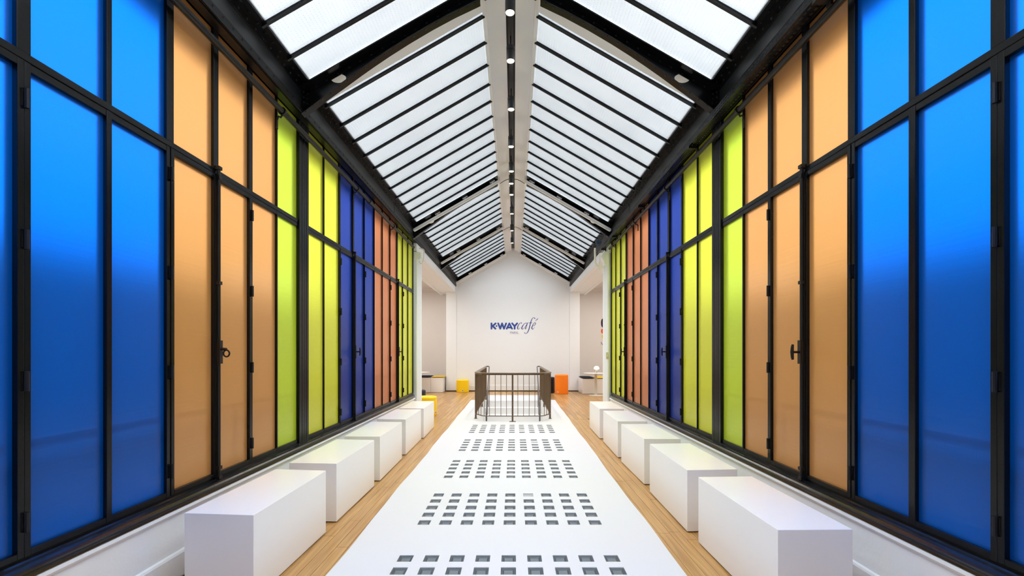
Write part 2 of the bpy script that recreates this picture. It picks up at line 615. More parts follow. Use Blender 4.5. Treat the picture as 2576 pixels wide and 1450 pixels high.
# stairwell and stairs
sw = MB()
ZL = -2.6
sw.box(-0.95, -0.83, 9.3, 13.45, ZL, -0.0).box(0.83, 0.95, 9.3, 13.45, ZL, -0.0)
sw.box(-0.95, 0.95, 9.30, 9.42, ZL, -0.0).box(-0.95, 0.95, 9.3, 13.45, ZL - 0.1, ZL)
sw.prism([(-0.83, 9.42), (-0.57, 9.42), (-0.83, 9.82)], ZL, -0.0, 'z')
sw.prism([(0.83, 9.42), (0.57, 9.42), (0.83, 9.82)], ZL, -0.0, 'z')
tag(sw.build('stairwell_wall', M_STAIRW, kind='structure'), 'white walls lining the stair opening in the floor', 'wall')
stairs = thing('staircase', (0, 13.3, 0), 'white staircase going down inside the railed floor opening', 'stairs', kind='structure')
for k in range(13):
    y1 = 13.3 - 0.27 * k
    z = -0.17 * (k + 1)
    MB().box(-0.829, 0.829, y1 - 0.30, y1, z - 0.17, z).box(-0.829, 0.829, y1 - 0.02, y1 + 0.0, z, z + 0.17).build('step', M_STAIRW, stairs)

# ------------------------------------------------------------------ low white walls, skirting, end walls
for s, nm in ((-1, 'left'), (1, 'right')):
    w = MB().box(s * 2.125, s * 2.32, Y0, 10.03, -0.02, 0.445)
    prof = [(s * 2.125, 0.405), (s * 2.110, 0.410), (s * 2.100, 0.425), (s * 2.104, 0.442), (s * 2.125, 0.445)]
    w.prism(prof, Y0, 9.86)
    tag(w.build('wall_' + nm, M_WHITE, kind='structure'), 'low white wall under the %s row of coloured windows' % nm, 'wall')
    b = MB().prism([(s * 2.125, 0), (s * 2.106, 0), (s * 2.106, 0.150), (s * 2.112, 0.162), (s * 2.125, 0.168)], Y0, 9.84)
    tag(b.build('baseboard_' + nm, M_WHITE, kind='structure'), 'white skirting board along the low %s wall behind the benches' % nm, 'baseboard')

end = MB()
end.prism([(-2.05, 0.034), (2.05, 0.034), (2.05, roof(2.05) - 0.03), (0, roof(0) + 0.05), (-2.05, roof(2.05) - 0.03)], YE, YE + 0.2)
tag(end.build('wall_end', M_WHITE, kind='structure'), 'tall white gable wall at the end carrying the blue lettering', 'wall')
for s, nm in ((-1, 'left'), (1, 'right')):
    p = MB().box(s * 2.05, s * 2.42, YE - 0.02, YA, 0.030, 3.61)
    p.box(s * 2.03, s * 2.42, YE - 0.015, YA, 3.60, 4.09)
    tag(p.build('pilaster', M_WHITE, kind='structure', bevel=0.006), 'white wall pier at the %s of the end wall' % nm, 'pillar')
    b = MB().box(s * 2.42, s * 5.6, YA, YA + 0.2, 0.0, 3.9)
    tag(b.build('wall_alcove_' + nm, M_WARM, kind='structure'), 'warm white back wall of the %s side room' % nm, 'wall')
    b = MB().box(s * 5.5, s * 5.6, 10.0, YA, 0, 3.9)
    tag(b.build('wall_outer_' + nm, M_WARM, kind='structure'), 'outer wall of the %s side room' % nm, 'wall')
    b = MB().box(s * 2.18, s * 5.5, 10.06, 10.2, 0, 3.9)
    tag(b.build('wall_near_' + nm, M_WARM, kind='structure'), 'near wall of the %s side room behind the windows' % nm, 'wall')
    c = MB().box(s * 2.68, s * 5.6, 10.0, YA + 0.1, 3.83, 3.93)
    tag(c.build('ceiling_' + nm, M_WARM, kind='structure'), 'flat ceiling of the %s side room' % nm, 'ceiling')
    c = MB().prism([(YA, 3.83), (YA - 0.12, 3.83), (YA - 0.11, 3.80), (YA - 0.05, 3.77), (YA - 0.04, 3.71), (YA, 3.70)], s * 2.70, s * 5.5, 'x')
    tag(c.build('trim_%d' % (1 if s < 0 else 2), M_WARM, kind='structure'), 'plaster cornice at the top of the %s side room wall' % nm, 'cornice')
    l = MB().box(s * 2.075, s * 2.71, 9.87, YA, 3.61, 3.805)
    l.box(s * 2.071, s * 2.16, 9.87, YE, 3.60, 3.63).box(s * 2.66, s * 2.74, 10.06, YA, 3.585, 3.85)
    l.box(s * 2.22, s * 2.26, 10.0, YA, 3.602, 3.612)
    tag(l.build('lintel_beam', M_WHITE, kind='structure', bevel=0.004), 'white boxed beam over the opening to the %s side room' % nm, 'beam')
    b = MB().box(s * 2.42, s * 2.46, YE + 0.3, YA, 0.0, 0.15).box(s * 2.46, s * 5.5, YA - 0.015, YA, 0, 0.15)
    tag(b.build('baseboard_alcove_' + nm, M_WARM, kind='structure'), 'skirting board in the %s side room' % nm, 'baseboard')
b = MB().box(-2.05, 2.05, YE - 0.018, YE, 0.034, 0.215).box(-2.05, 2.05, YE - 0.012, YE, 0.215, 0.225)
tag(b.build('baseboard_end', M_WHITE, kind='structure'), 'white skirting board along the end wall above a dark gap', 'baseboard')
b = MB().box(-2.4, 2.4, YE + 0.02, YE + 0.10, -0.02, 0.034)
tag(b.build('trim_3', M_GROOVE, kind='structure'), 'dark gap under the end wall skirting', 'trim')
back = MB().prism([(-2.3, -0.02), (2.3, -0.02), (2.3, 3.95), (0, 5.35), (-2.3, 3.95)], Y0 - 0.15, Y0)
tag(back.build('wall_back', M_WHITE, kind='structure'), 'white wall behind the viewer', 'wall')

# ------------------------------------------------------------------ coloured window walls
LEFT = [(1.62, 1.992), (2.052, 2.433), (2.466, 2.854), (2.914, 3.300), (3.355, 3.743), (3.793, 4.181), (4.196, 4.592),
        (4.803, 5.223), (5.233, 5.682), (5.720, 6.155), (6.207, 6.636), (6.647, 7.106), (7.118, 7.547), (7.560, 8.012),
        (8.026, 8.481), (8.537, 8.922), (8.936, 9.371), (9.384, 9.826)]
RIGHT = [(1.58, 1.948), (2.010, 2.386), (2.427, 2.810), (2.869, 3.269), (3.328, 3.725), (3.774, 4.177), (4.195, 4.606),
         (4.811, 5.232), (5.243, 5.701), (5.733, 6.171), (6.238, 6.673), (6.707, 7.120), (7.134, 7.583), (7.600, 8.049),
         (8.080, 8.529), (8.600, 9.003), (9.039, 9.452), (9.464, 9.870)]
PALETTE = ([('azure blue sheet', M_AZURE)] * 3 + [('orange sheet', M_ORANGE)] * 3 + [('lime green sheet', M_LIME)] +
           [('lime yellow sheet', M_YLIME)] * 2 + [('indigo blue sheet', M_INDIGO)] * 3 + [('salmon orange sheet', M_SALMON)] * 3 +
           [('yellow green sheet', M_YLIME)] * 3)
SASH = {0: 'far', 3: 'near', 4: 'far', 9: 'near', 10: 'far', 14: 'near', 15: 'far'}   # which stile carries the hinges
SASH_FAR_HINGE_GAPS = (0, 2, 4, 8, 10, 13, 15)    # hinge lines lie in these gaps (gap i is between sheet i and i+1)
ROD_GAPS = (3, 9, 14)

def hinge(mb, s, y, z):
    mb.box(s * (XF + 0.004), s * (XF - 0.006), y - 0.016, y + 0.016, z - 0.038, z + 0.038)
    mb.tube([(s * (XF - 0.012), y, z - 0.044), (s * (XF - 0.012), y, z + 0.044)], 0.010, 8)

wn = 0
for s, LST, nm in ((-1, LEFT, 'left'), (1, RIGHT, 'right')):
    pn, post_b = LST[6][1], LST[7][0]
    for part_id, (i0, i1, ya, yb) in enumerate(((0, 6, Y0, pn), (7, 17, post_b, LST[17][1] + 0.04))):
        wn += 1
        near = part_id == 0
        win = thing('window_%d' % wn, (s * XP, ya, 0.5),
                    'black steel glazed screen on the %s, %s' % (nm, 'nearer part with blue, orange and lime sheets' if near else
                     'farther part with lime, indigo, salmon and yellow sheets'), 'window', kind='structure')
        xa, xb = s * XF, s * (XP + 0.05)
        # transom in two mouldings
        MB().box(xa, xb, ya, yb, 2.747, ZT1).build('transom', M_BLACK, win, bevel=0.003)
        MB().box(s * (XF + 0.006), xb, ya, yb, 2.741, 2.748).build('transom_groove', M_BLACK, win)
        # bottom rail and top rail
        MB().box(s * (XF + 0.004), xb, ya, yb, 0.505, 0.531).build('bottom_rail', M_BLACK, win, bevel=0.002)
        MB().box(s * (XF + 0.004), xb, ya, yb, ZTOP - 0.03, ZTOP + 0.02).build('top_rail', M_BLACK, win)
        if near:   # plain sheets that continue past the viewer
            n = 10
            st = (LST[0][0] - 0.06 - Y0) / n
            for k in range(n):
                a = Y0 + st * k
                for (z0, z1) in ((ZB, ZT0), (ZT1, ZTOP)):
                    sheet(s, a + 0.01, a + st - 0.01, z0 - 0.005, z1 + 0.005, (M_INDIGO, M_SALMON, M_YLIME, M_ORANGE, M_AZURE)[k * 5 // n], win)
                MB().box(xa, xb, a - 0.02, a + 0.02, 0.53, ZTOP).build('mullion', M_BLACK, win)
            MB().box(xa, xb, Y0, LST[0][0] - 0.05, ZT0, 2.744).box(xa, xb, Y0, LST[0][0] - 0.05, 0.53, ZB).build('rail', M_BLACK, win)
            MB().box(xa, xb, LST[0][0] - 0.08, LST[0][0], 0.53, ZTOP).build('mullion', M_BLACK, win)
        for i in range(i0, i1 + 1):
            a, b = LST[i]
            clabel, cm = PALETTE[i]
            ga = LST[i - 1][1] if i > i0 else a - 0.03
            gb = LST[i + 1][0] if i < i1 else b + 0.04
            # upper sheet and the bar beyond it
            sheet(s, a - 0.008, b + 0.008, ZT1 - 0.005, ZTOP, cm, win, clabel)
            if i < i1:
                MB().box(xa, xb, b, gb, ZT1 - 0.002, ZTOP).build('mullion', M_BLACK, win, bevel=0.0025)
            if i in SASH:
                fa = (ga + a) / 2 + 0.002 if i > i0 else a - 0.028
                fb = (b + gb) / 2 - 0.002
                cs = MB()
                xs = s * (XF - 0.004)
                cs.box(xs, xb, fa, a, 0.533, 2.743).box(xs, xb, b, fb, 0.533, 2.743)
                cs.box(xs, xb, a, b, 0.533, ZB).box(xs, xb, a, b, ZT0, 2.743)
                cs = cs.build('casement', M_BLACK, win, bevel=0.0022, label='opening casement frame with ' + clabel)
                sheet(s, a - 0.006, b + 0.006, ZB - 0.005, ZT0 + 0.005, cm, cs, clabel)
                for z in (2.575, 1.948, 1.317, 0.690):
                    hm = MB()
                    hinge(hm, s, (b + gb) / 2 if SASH[i] == 'far' else (ga + a) / 2, z)
                    hm.build('hinge', M_BLACKM, cs)
            else:
                sheet(s, a - 0.006, b + 0.006, ZB - 0.005, ZT0 + 0.005, cm, win, clabel)
                MB().box(s * (XF + 0.002), xb, a, b, ZT0, 2.743).build('rail', M_BLACK, win, bevel=0.002)
                MB().box(s * (XF + 0.002), xb, a, b, 0.53, ZB).build('rail', M_BLACK, win, bevel=0.002)
            if i < i1:   # lower bar
                mid = (b + gb) / 2
                if i in ROD_GAPS:
                    pass
                elif i in SASH_FAR_HINGE_GAPS:
                    if i in SASH:
                        MB().box(xa, xb, mid + 0.002, gb, 0.53, 2.745).build('mullion', M_BLACK, win, bevel=0.002)
                    else:
                        MB().box(xa, xb, b, mid - 0.002, 0.53, 2.745).build('mullion', M_BLACK, win, bevel=0.002)
                else:
                    MB().box(xa, xb, b, gb, 0.53, 2.745).build('mullion', M_BLACK, win, bevel=0.0025)
            if i in ROD_GAPS:
                yr = (b + gb) / 2
                rd = MB().tube([(s * (XF - 0.018), yr, 0.515), (s * (XF - 0.018), yr, 2.80)], 0.0125, 10)
                rd.box(s * (XF - 0.004), s * (XF - 0.012), yr - 0.02, yr + 0.02, 0.535, 2.742)
                for z in (0.53, 0.60, 2.72, 2.79, 1.95):
                    rd.box(s * (XF + 0.0), s * (XF - 0.034), yr - 0.018, yr + 0.018, z - 0.012, z + 0.012)
                rod = rd.build('locking_rod', M_BLACKM, win)
                hb = MB().box(s * (XF - 0.015), s * (XF - 0.038), yr - 0.017, yr + 0.017, 1.36, 1.53)
                if s < 0 and i == 3:
                    c = Vector((s * (XF - 0.075), yr, 1.435))
                    hb.tube([c + Vector((math.cos(t) * 0.022, 0, math.sin(t) * 0.024)) for t in [2 * math.pi * q / 16 for q in range(16)]], 0.006, 8, closed=True)
                    hb.tube([(s * (XF - 0.03), yr, 1.468), (s * (XF - 0.075), yr, 1.465)], 0.011, 8)
                    hb.build('ring_handle', M_BLACKM, rod)
                else:
                    hb.tube([(s * (XF - 0.03), yr, 1.445), (s * (XF - 0.08), yr, 1.445)], 0.009, 8)
                    hb.tube([(s * (XF - 0.083), yr, 1.390), (s * (XF - 0.086), yr, 1.41), (s * (XF - 0.088), yr, 1.445),
                             (s * (XF - 0.086), yr, 1.48), (s * (XF - 0.083), yr, 1.50)], [0.008, 0.0105, 0.012, 0.0105, 0.008], 8)
                    hb.build('handle', M_BLACKM, rod)
        if not near:
            MB().box(xa, xb, LST[17][1], LST[17][1] + 0.04, 0.53, ZTOP).build('mullion', M_BLACK, win)
    # the stanchion between the two parts
    y0, y1 = LST[6][1], LST[7][0]
    st = thing('trim_%d' % (5 if s < 0 else 6), (s * XP, y0, 0.5), 'wide fluted black steel post between the two %s window parts' % nm, 'post', kind='structure')
    MB().box(s * XF, s * (XP + 0.08), y0, y1, 0.50, ZTOP).build('post_core', M_BLACK, st)
    w = (y1 - y0)
    for a, b in ((0.0, 0.26), (0.29, 0.50), (0.515, 0.72), (0.75, 1.0)):
        MB().box(s * XF, s * (XF - 0.012), y0 + a * w, y0 + b * w, 0.50, ZTOP - 0.02).build('cover_strip', M_BLACK, st, bevel=0.003)
    # black moulded sill
    prof = [(2.19, 0.515), (2.128, 0.522), (2.118, 0.516), (2.098, 0.512), (2.086, 0.505), (2.080, 0.494), (2.082, 0.483),
            (2.094, 0.476), (2.100, 0.470), (2.098, 0.462), (2.104, 0.447), (2.19, 0.447)]
    sill = MB().prism([(s * p[0], p[1]) for p in prof], Y0, 9.66)
    sill.box(s * 2.19, s * 2.12, 9.66, 9.86, 0.45, 0.515)
    tag(sill.build('trim_%d' % (7 if s < 0 else 8), M_SILL, kind='structure'), 'black moulded sill under the %s coloured windows' % nm, 'sill')

# ------------------------------------------------------------------ added light wells that dim the lower sheets from behind, with guard rails
for s, nm in ((-1, 'left'), (1, 'right')):
    tag(MB().box(s * 2.32, s * 4.6, Y0, 10.0, 0.0, 0.10).build('terrace_' + nm, M_TERR, kind='structure'), 'roof terrace outside the %s coloured windows' % nm, 'terrace')  # unseen dark floor, added so the sheets' lower part gets less daylight
    tag(MB().box(s * 4.6, s * 4.75, Y0, 10.0, -0.3, 2.35).build('wall_court_' + nm, M_COURT, kind='structure'), 'outer wall beyond the %s coloured windows' % nm, 'wall')  # unseen wall, added to hide the low sky and grade the sheets
    tag(MB().prism([(s * 2.31, 3.80), (s * 2.34, 3.72), (s * 2.60, 3.72), (s * 2.66, 3.80), (s * 2.68, 3.95), (s * 2.31, 3.98)], Y0, 9.98).build('eaves_gutter_' + nm, M_TERR, kind='structure'), 'zinc eaves gutter outside the top of the %s windows' % nm, 'gutter')
    gr = thing('guard_rail', (s * 2.275, Y0, 0.445), 'dark guard rail seen blurred through the %s coloured sheets' % nm, 'railing')
    MB().tube([(s * 2.275, Y0 + 0.1, 1.015), (s * 2.275, 9.9, 1.015)], 0.028, 10).build('top_bar', M_BLACKM, gr)
    for k in range(7):
        y = Y0 + 0.6 + 1.9 * k
        MB().box(s * 2.265, s * 2.285, y - 0.012, y + 0.012, 0.44, 1.0).build('post', M_BLACKM, gr)

# ------------------------------------------------------------------ riveted eaves girders
for s, nm in ((-1, 'left'), (1, 'right')):
    g = thing('eaves_girder', (s * XW, Y0, 3.82), 'black riveted steel girder along the eaves above the %s windows' % nm, 'girder', kind='structure')
    MB().box(s * XW, s * (XW + 0.012), Y0, YE, 3.80, 4.12).build('web_plate', M_GIRD, g)
    MB().box(s * (XW - 0.009), s * XW, Y0, YE, 3.805, 3.875).box(s * XW, s * 2.20, Y0, YE, 3.80, 3.812).build('bottom_angle', M_BLACKM, g, bevel=0.002)
    MB().box(s * (XW - 0.009), s * XW, Y0, YE, 4.02, 4.092).box(s * (XW + 0.01), s * (XS + 0.002), Y0, YE, 4.083, 4.096).build('top_angle', M_BLACK, g, bevel=0.002)
    MB().box(s * (XS - 0.004), s * (XS + 0.006), Y0, YE, 4.080, 4.115).build('glazing_stop', M_BLACK, g)
    MB().box(s * (XW + 0.012), s * 2.30, Y0, YE + 0.2, 4.10, 4.115).build('eaves_cover', M_BLACKM, g)
    rv = MB()
    y = 1.2
    while y < YE:
        rv.dome((s * (XW - 0.009), y, 3.848), (-s, 0, 0), 0.0105)
        rv.dome((s * (XW - 0.009), y + 0.06, 4.055), (-s, 0, 0), 0.0105)
        rv.dome((s * (XW - 0.045), y + 0.03, 4.083), (0, 0, -1), 0.0105)
        y += 0.115
    for ys in (7.95, 8.0, 12.2):
        for k in range(4):
            rv.dome((s * XW, ys, 3.90 + k * 0.035), (-s, 0, 0), 0.0105)
    rv.build('rivets', M_BLACKM, g, kind='stuff')

# ------------------------------------------------------------------ roof trusses
ARCH = [(-2.06, 2.385), (-1.983, 2.440), (-1.82, 2.565), (-1.641, 2.694), (-1.50, 2.798), (-1.370, 2.890), (-1.20, 3.005),
        (-1.016, 3.122), (-0.78, 3.262), (-0.549, 3.386), (-0.30, 3.505)]
def truss(yg, wo, label):
    t = thing('roof_truss', (0, yg, ZE), label, 'truss', 'riveted roof trusses')
    yw = yg + wo
    yc, ys = yw + 0.012, yw + 0.27
    rv = MB()
    for s in (-1, 1):
        pts = [(s * abs(x), z + H - 0.042) for x, z in ARCH]
        top = [(x, roof(x) - 0.012) for x, z in pts]
        # web with an oval hole: fans around the hole at |x| = 1.70
        hc = (s * 1.712, H + 2.722)
        hole = [(hc[0] + 0.052 * math.cos(a), hc[1] + 0.043 * math.sin(a) + 0.028 * math.cos(a) * -s) for a in [2 * math.pi * k / 20 for k in range(20)]]
        w = MB()
        def wq(a, b):   # web quad column between arch points a and b
            p = [pts[a], pts[b], top[b], top[a]]
            for yy in (yw, yw + 0.012):
                w.add([(q[0], yy, q[1]) for q in p], [(0, 1, 2, 3)])
        for k in range(len(pts) - 1):
            if k in (2, 3): continue
            wq(k, k + 1)
        outer = [pts[2], pts[3], pts[4], top[4], top[3], top[2]]
        def samp(poly, n):
            seg, out = [], []
            for i in range(len(poly)):
                a, b = Vector(poly[i]), Vector(poly[(i + 1) % len(poly)])
                for q in range(n): out.append(a.lerp(b, q / n))
            return out
        oc = samp(outer, 5)
        oc.sort(key=lambda p: math.atan2(p[1] - hc[1], p[0] - hc[0]))
        hc_s = []
        for p in oc:
            a = math.atan2(p[1] - hc[1], p[0] - hc[0])
            dx, dz = math.cos(a), math.sin(a)
            r = 1 / math.sqrt((dx / 0.078) ** 2 + (dz / 0.048) ** 2)
            hc_s.append((hc[0] + r * dx, hc[1] + r * dz))
        n = len(oc)
        for yy in (yw, yw + 0.012):
            vs = [(p[0], yy, p[1]) for p in oc] + [(p[0], yy, p[1]) for p in hc_s]
            w.add(vs, [(k, (k + 1) % n, (k + 1) % n + n, k + n) for k in range(n)])
        w.build('web_plate', M_BLACK, t)
        # bottom flange: two angles following the curve
        fl = MB()
        for k in range(len(pts) - 1):
            (x0, z0), (x1, z1) = pts[k], pts[k + 1]
            fl.add([(x0, yw - 0.050, z0), (x1, yw - 0.050, z1), (x1, yw + 0.034, z1), (x0, yw + 0.034, z0),
                    (x0, yw - 0.050, z0 + 0.012), (x1, yw - 0.050, z1 + 0.012), (x1, yw + 0.034, z1 + 0.012), (x0, yw + 0.034, z0 + 0.012)],
                   [(0, 3, 2, 1), (4, 5, 6, 7), (0, 1, 5, 4), (2, 3, 7, 6)])
            fl.add([(x0, yw - 0.009, z0), (x1, yw - 0.009, z1), (x1, yw - 0.009, z1 + 0.045), (x0, yw - 0.009, z0 + 0.045),
                    (x0, yw, z0 + 0.045), (x1, yw, z1 + 0.045)], [(0, 1, 2, 3), (3, 2, 5, 4)])
        fl.build('arched_flange', M_BLACK, t)
        # top chord along the slope
        tcd = MB()
        xa, xb = s * (XS + 0.08), s * 0.30
        za, zb = roof(xa), roof(xb)
        tcd.add([(xa, yg, za - 0.004), (xb, yg, zb - 0.004), (xb, yc, zb - 0.004), (xa, yc, za - 0.004),
                 (xa, yg, za - 0.018), (xb, yg, zb - 0.018), (xb, yc, zb - 0.018), (xa, yc, za - 0.018)],
                [(0, 1, 2, 3), (4, 7, 6, 5), (0, 4, 5, 1), (2, 6, 7, 3)])
        tcd.add([(xa, yw - 0.009, za - 0.018), (xb, yw - 0.009, zb - 0.018), (xb, yw - 0.009, zb - 0.055), (xa, yw - 0.009, za - 0.055),
                 (xa, yw, za - 0.055), (xb, yw, zb - 0.055)], [(0, 1, 2, 3), (3, 2, 5, 4)])
        tcd.build('top_chord', M_BLACK, t)
        # pale strip behind the truss, under the roof
        ps = MB()
        xb2 = s * 0.29
        zb2 = roof(xb2)
        ps.add([(xa, yc, za - 0.006), (xb2, yc, zb2 - 0.006), (xb2, ys, zb2 - 0.006), (xa, ys, za - 0.006),
                (xa, yc, za - 0.03), (xb2, yc, zb2 - 0.03), (xb2, ys, zb2 - 0.03), (xa, ys, za - 0.03)],
               [(0, 1, 2, 3), (4, 7, 6, 5), (0, 4, 5, 1), (2, 6, 7, 3), (1, 5, 6, 2), (0, 3, 7, 4)])
        ps.build('rafter_strip', M_STRIP, t, label='off white painted strip')
        # foot stiffener
        MB().box(s * 2.056, s * 2.040, yw - 0.06, yw, H + 2.40, H + 2.63).box(s * 2.056, s * 1.99, yw - 0.009, yw, H + 2.44, H + 2.60).build('foot_angle', M_BLACK, t)
        for z in (2.46, 2.51, 2.56, 2.61):
            rv.dome((s * 2.015, yw - 0.009, H + z), (0, -1, 0), 0.0105)
            rv.dome((s * 2.040, yw - 0.035, H + z), (-s, 0, 0), 0.0105)
        # rivets along both flanges
        for k in range(len(pts) - 1):
            (x0, z0), (x1, z1) = pts[k], pts[k + 1]
            L = math.hypot(x1 - x0, z1 - z0)
            m = max(1, round(L / 0.11))
            for q in range(m):
                f = (q + 0.5) / m
                xx, zz = x0 + (x1 - x0) * f, z0 + (z1 - z0) * f
                nx, nz = (z1 - z0) / L, -(x1 - x0) / L
                if nz > 0: nx, nz = -nx, -nz
                rv.dome((xx, yw - 0.03, zz), (nx, 0, nz), 0.010)
                rv.dome((xx, yw - 0.009, zz + 0.027), (0, -1, 0), 0.010)
        for q in range(15):
            xx = s * (1.93 - q * 0.11)
            rv.dome((xx, yw - 0.009, roof(xx) - 0.038), (0, -1, 0), 0.010)
    rv.build('rivets', M_BLACKM, t, kind='stuff')
    return t

truss(4.43, 0.10, 'nearest black arched roof truss, with oval holes and no lamp on it')
truss(9.30, 0.21, 'middle black roof truss, at the far end of the coloured windows')
truss(12.72, 0.38, 'farthest black roof truss, close before the end wall')
# half frame against the gable
t = thing('gable_rafter', (0, 16.2, ZE), 'black steel rafters along the top of the end gable wall', 'rafter', kind='structure')
for s in (-1, 1):
    xa, xb = s * (XS + 0.08), s * 0.29
    r = MB()
    for (y0, y1, d0, d1) in ((16.20, YE, 0.004, 0.02), (YE - 0.03, YE - 0.018, 0.02, 0.11)):
        r.add([(xa, y0, roof(xa) - d0), (xb, y0, roof(xb) - d0), (xb, y1, roof(xb) - d0), (xa, y1, roof(xa) - d0),
               (xa, y0, roof(xa) - d1), (xb, y0, roof(xb) - d1), (xb, y1, roof(xb) - d1), (xa, y1, roof(xa) - d1)],
              [(0, 1, 2, 3), (4, 7, 6, 5), (0, 4, 5, 1), (2, 6, 7, 3), (1, 5, 6, 2), (0, 3, 7, 4)])
    r.build('rafter', M_BLACK, t)
    MB().add([(xa, YE - 0.05, roof(xa) - 0.115), (xb, YE - 0.05, roof(xb) - 0.115), (xb, YE, roof(xb) - 0.115), (xa, YE, roof(xa) - 0.115),
              (xa, YE - 0.05, roof(xa) - 0.16), (xb, YE - 0.05, roof(xb) - 0.16), (xb, YE, roof(xb) - 0.16), (xa, YE, roof(xa) - 0.16)],
             [(0, 1, 2, 3), (4, 7, 6, 5), (0, 4, 5, 1), (2, 6, 7, 3), (1, 5, 6, 2), (0, 3, 7, 4)]).build('white_batten', M_TRIMW, t, label='white batten')

# ------------------------------------------------------------------ roof glazing
def slab(x0, x1, y0, y1, d0, d1, mb=None):
    mb = mb or MB()
    return mb.add([(x0, y0, roof(x0) - d0), (x1, y0, roof(x1) - d0), (x1, y1, roof(x1) - d0), (x0, y1, roof(x0) - d0),
                   (x0, y0, roof(x0) - d1), (x1, y0, roof(x1) - d1), (x1, y1, roof(x1) - d1), (x0, y1, roof(x0) - d1)],
                  [(0, 1, 2, 3), (4, 7, 6, 5), (0, 4, 5, 1), (2, 6, 7, 3), (1, 5, 6, 2), (0, 3, 7, 4)])
BAYS = [
    ('nearest', Y0, 4.43, [4.068 - 0.4145 * k for k in range(16)][::-1]),
    ('second', 4.80, 9.30, [4.872 + 0.413 * k for k in range(11)]),
    ('third', 9.78, 12.72, [10.155 + 0.415 * k for k in range(6)]),
    ('farthest', 13.37, 16.20, [13.51 + 0.435 * k for k in range(6)]),
]
for (bn, ya, yb, bars) in BAYS:
    for s, nm in ((-1, 'left'), (1, 'right')):
        sk = thing('skylight', (s * XS, ya, ZE), 'sloping roof glazing of the %s bay, %s slope, in wired glass' % (bn, nm), 'skylight', kind='structure')
        xa, xb = s * (XS + 0.02), s * (XR - 0.02)
        cuts = [ya] + bars + [yb]
        for k in range(len(cuts) - 1):
            if cuts[k + 1] - cuts[k] < 0.03: continue
            slab(xa, xb, cuts[k], cuts[k + 1], 0.0, 0.005).build('glass_pane', M_GLASS, sk)
        for y in bars:
            gb = slab(xa, xb, y - 0.013, y + 0.013, 0.006, 0.016)
            slab(xa, xb, y - 0.011, y + 0.011, 0.016, 0.040, gb).build('glazing_bar', M_BLACK, sk)

# ridge casing: two white panels per length, with a dark slot between
rc = thing('ridge_casing', (0, Y0, 5.0), 'white panelled casing along the roof ridge with a dark central slot', 'casing', kind='structure')
JOINTS = [Y0, 4.62, 9.66, 13.36, YE]
for k in range(4):
    a, b = JOINTS[k] + 0.004, JOINTS[k + 1] - 0.004
    for s in (-1, 1):
        n = 6
        prof_lo = [(0.252 - (0.252 - 0.052) * q / n, 5.022 + 0.088 * math.sin(q / n * math.pi / 2)) for q in range(n + 1)]
        prof = prof_lo + [(0.052, 5.20), (0.060, 5.20), (0.060, 5.118)] + [(p[0] + 0.004, p[1] + 0.008) for p in prof_lo[::-1][1:]]
        MB().prism([(s * p[0], p[1]) for p in prof], a, b).build('ridge_panel', M_RIDGE, rc, smooth=True)
        MB().prism([(s * p[0], p[1]) for p in [(0.254, 5.022), (0.300, 5.042), (0.300, 5.052), (0.254, 5.032)]], a, b).build('edge_strip', M_TRIMW, rc)
        MB().prism([(s * p[0], p[1]) for p in [(0.300, 5.042), (0.300, 5.10), (0.294, 5.10), (0.294, 5.042)]], a, b).build('edge_strip', M_TRIMW, rc)
        if k:
            jl = [(s * p[0], JOINTS[k], p[1] - 0.003) for p in [(0.30, 5.042)] + prof_lo]
            MB().tube(jl, 0.007, 6).build('joint_cord', M_BLACKM, rc, label='dark joint')
MB().box(-0.31, 0.31, Y0, YE, 5.20, 5.23).build('ridge_cover', M_BLACKM, rc)
tr = MB().box(-0.022, 0.022, 1.5, 16.2, 5.135, 5.20).box(-0.030, 0.030, 1.5, 16.2, 5.150, 5.158)
tag(tr.build('lighting_track', M_LAMP_BODY), 'black lighting track recessed in the ridge slot', 'track')

# spotlights hanging from the track
def downlight(y, x):
    zl = H + 3.39
    d = thing('downlight', (x, y, zl), '', 'spotlight', 'cylinder spotlights along the ridge')
    MB().lathe([(0.043, zl + 0.006), (0.049, zl), (0.049, zl + 0.118), (0.047, zl + 0.120)], x, y, 24).build('body', M_LAMP_BODY, d, smooth=True)
    MB().lathe([(0.045, zl + 0.120), (0.045, zl + 0.128)], x, y, 24).build('ring_groove', M_BLACKM, d, smooth=True)
    MB().lathe([(0.047, zl + 0.128), (0.049, zl + 0.130), (0.049, zl + 0.170), (0.045, zl + 0.174)], x, y, 24).build('cap', M_LAMP_BODY, d, smooth=True)
    MB().lathe([(0.042, zl + 0.002), (0.042, zl + 0.006)], x, y, 24).build('lens', M_LENS, d, label='glowing warm lens')
    MB().tube([(x, y, zl + 0.17), (x, y, zl + 0.30)], 0.007, 8).build('stem', M_BLACKM, d)
    ld = bpy.data.lights.new('downlight_beam', 'SPOT')
    ld.energy, ld.color = 40.0, (1.0, 0.93, 0.84)
    ld.spot_size, ld.spot_blend, ld.shadow_soft_size = math.radians(110), 0.9, 0.04
    lo = bpy.data.objects.new('downlight_beam', ld)
    lo.location = (0, 0, -0.01)
    COL.objects.link(lo)
    lo.parent = d
    cab = [(x + 0.012, y + 0.02, zl + 0.172), (x + 0.02, y + 0.07, zl + 0.20), (x + 0.012, y + 0.11, zl + 0.24), (x, y + 0.12, zl + 0.30)]
    MB().tube(cab, 0.004, 6).build('cable', M_BLACKM, d)
    return d
LP = [(4.559, -0.003), (5.317, -0.003), (6.382, -0.004), (7.542, -0.012), (8.576, -0.012), (9.20, -0.018), (9.857, -0.018), (11.22, -0.015), (12.79, -0.02), (14.24, -0.02)]
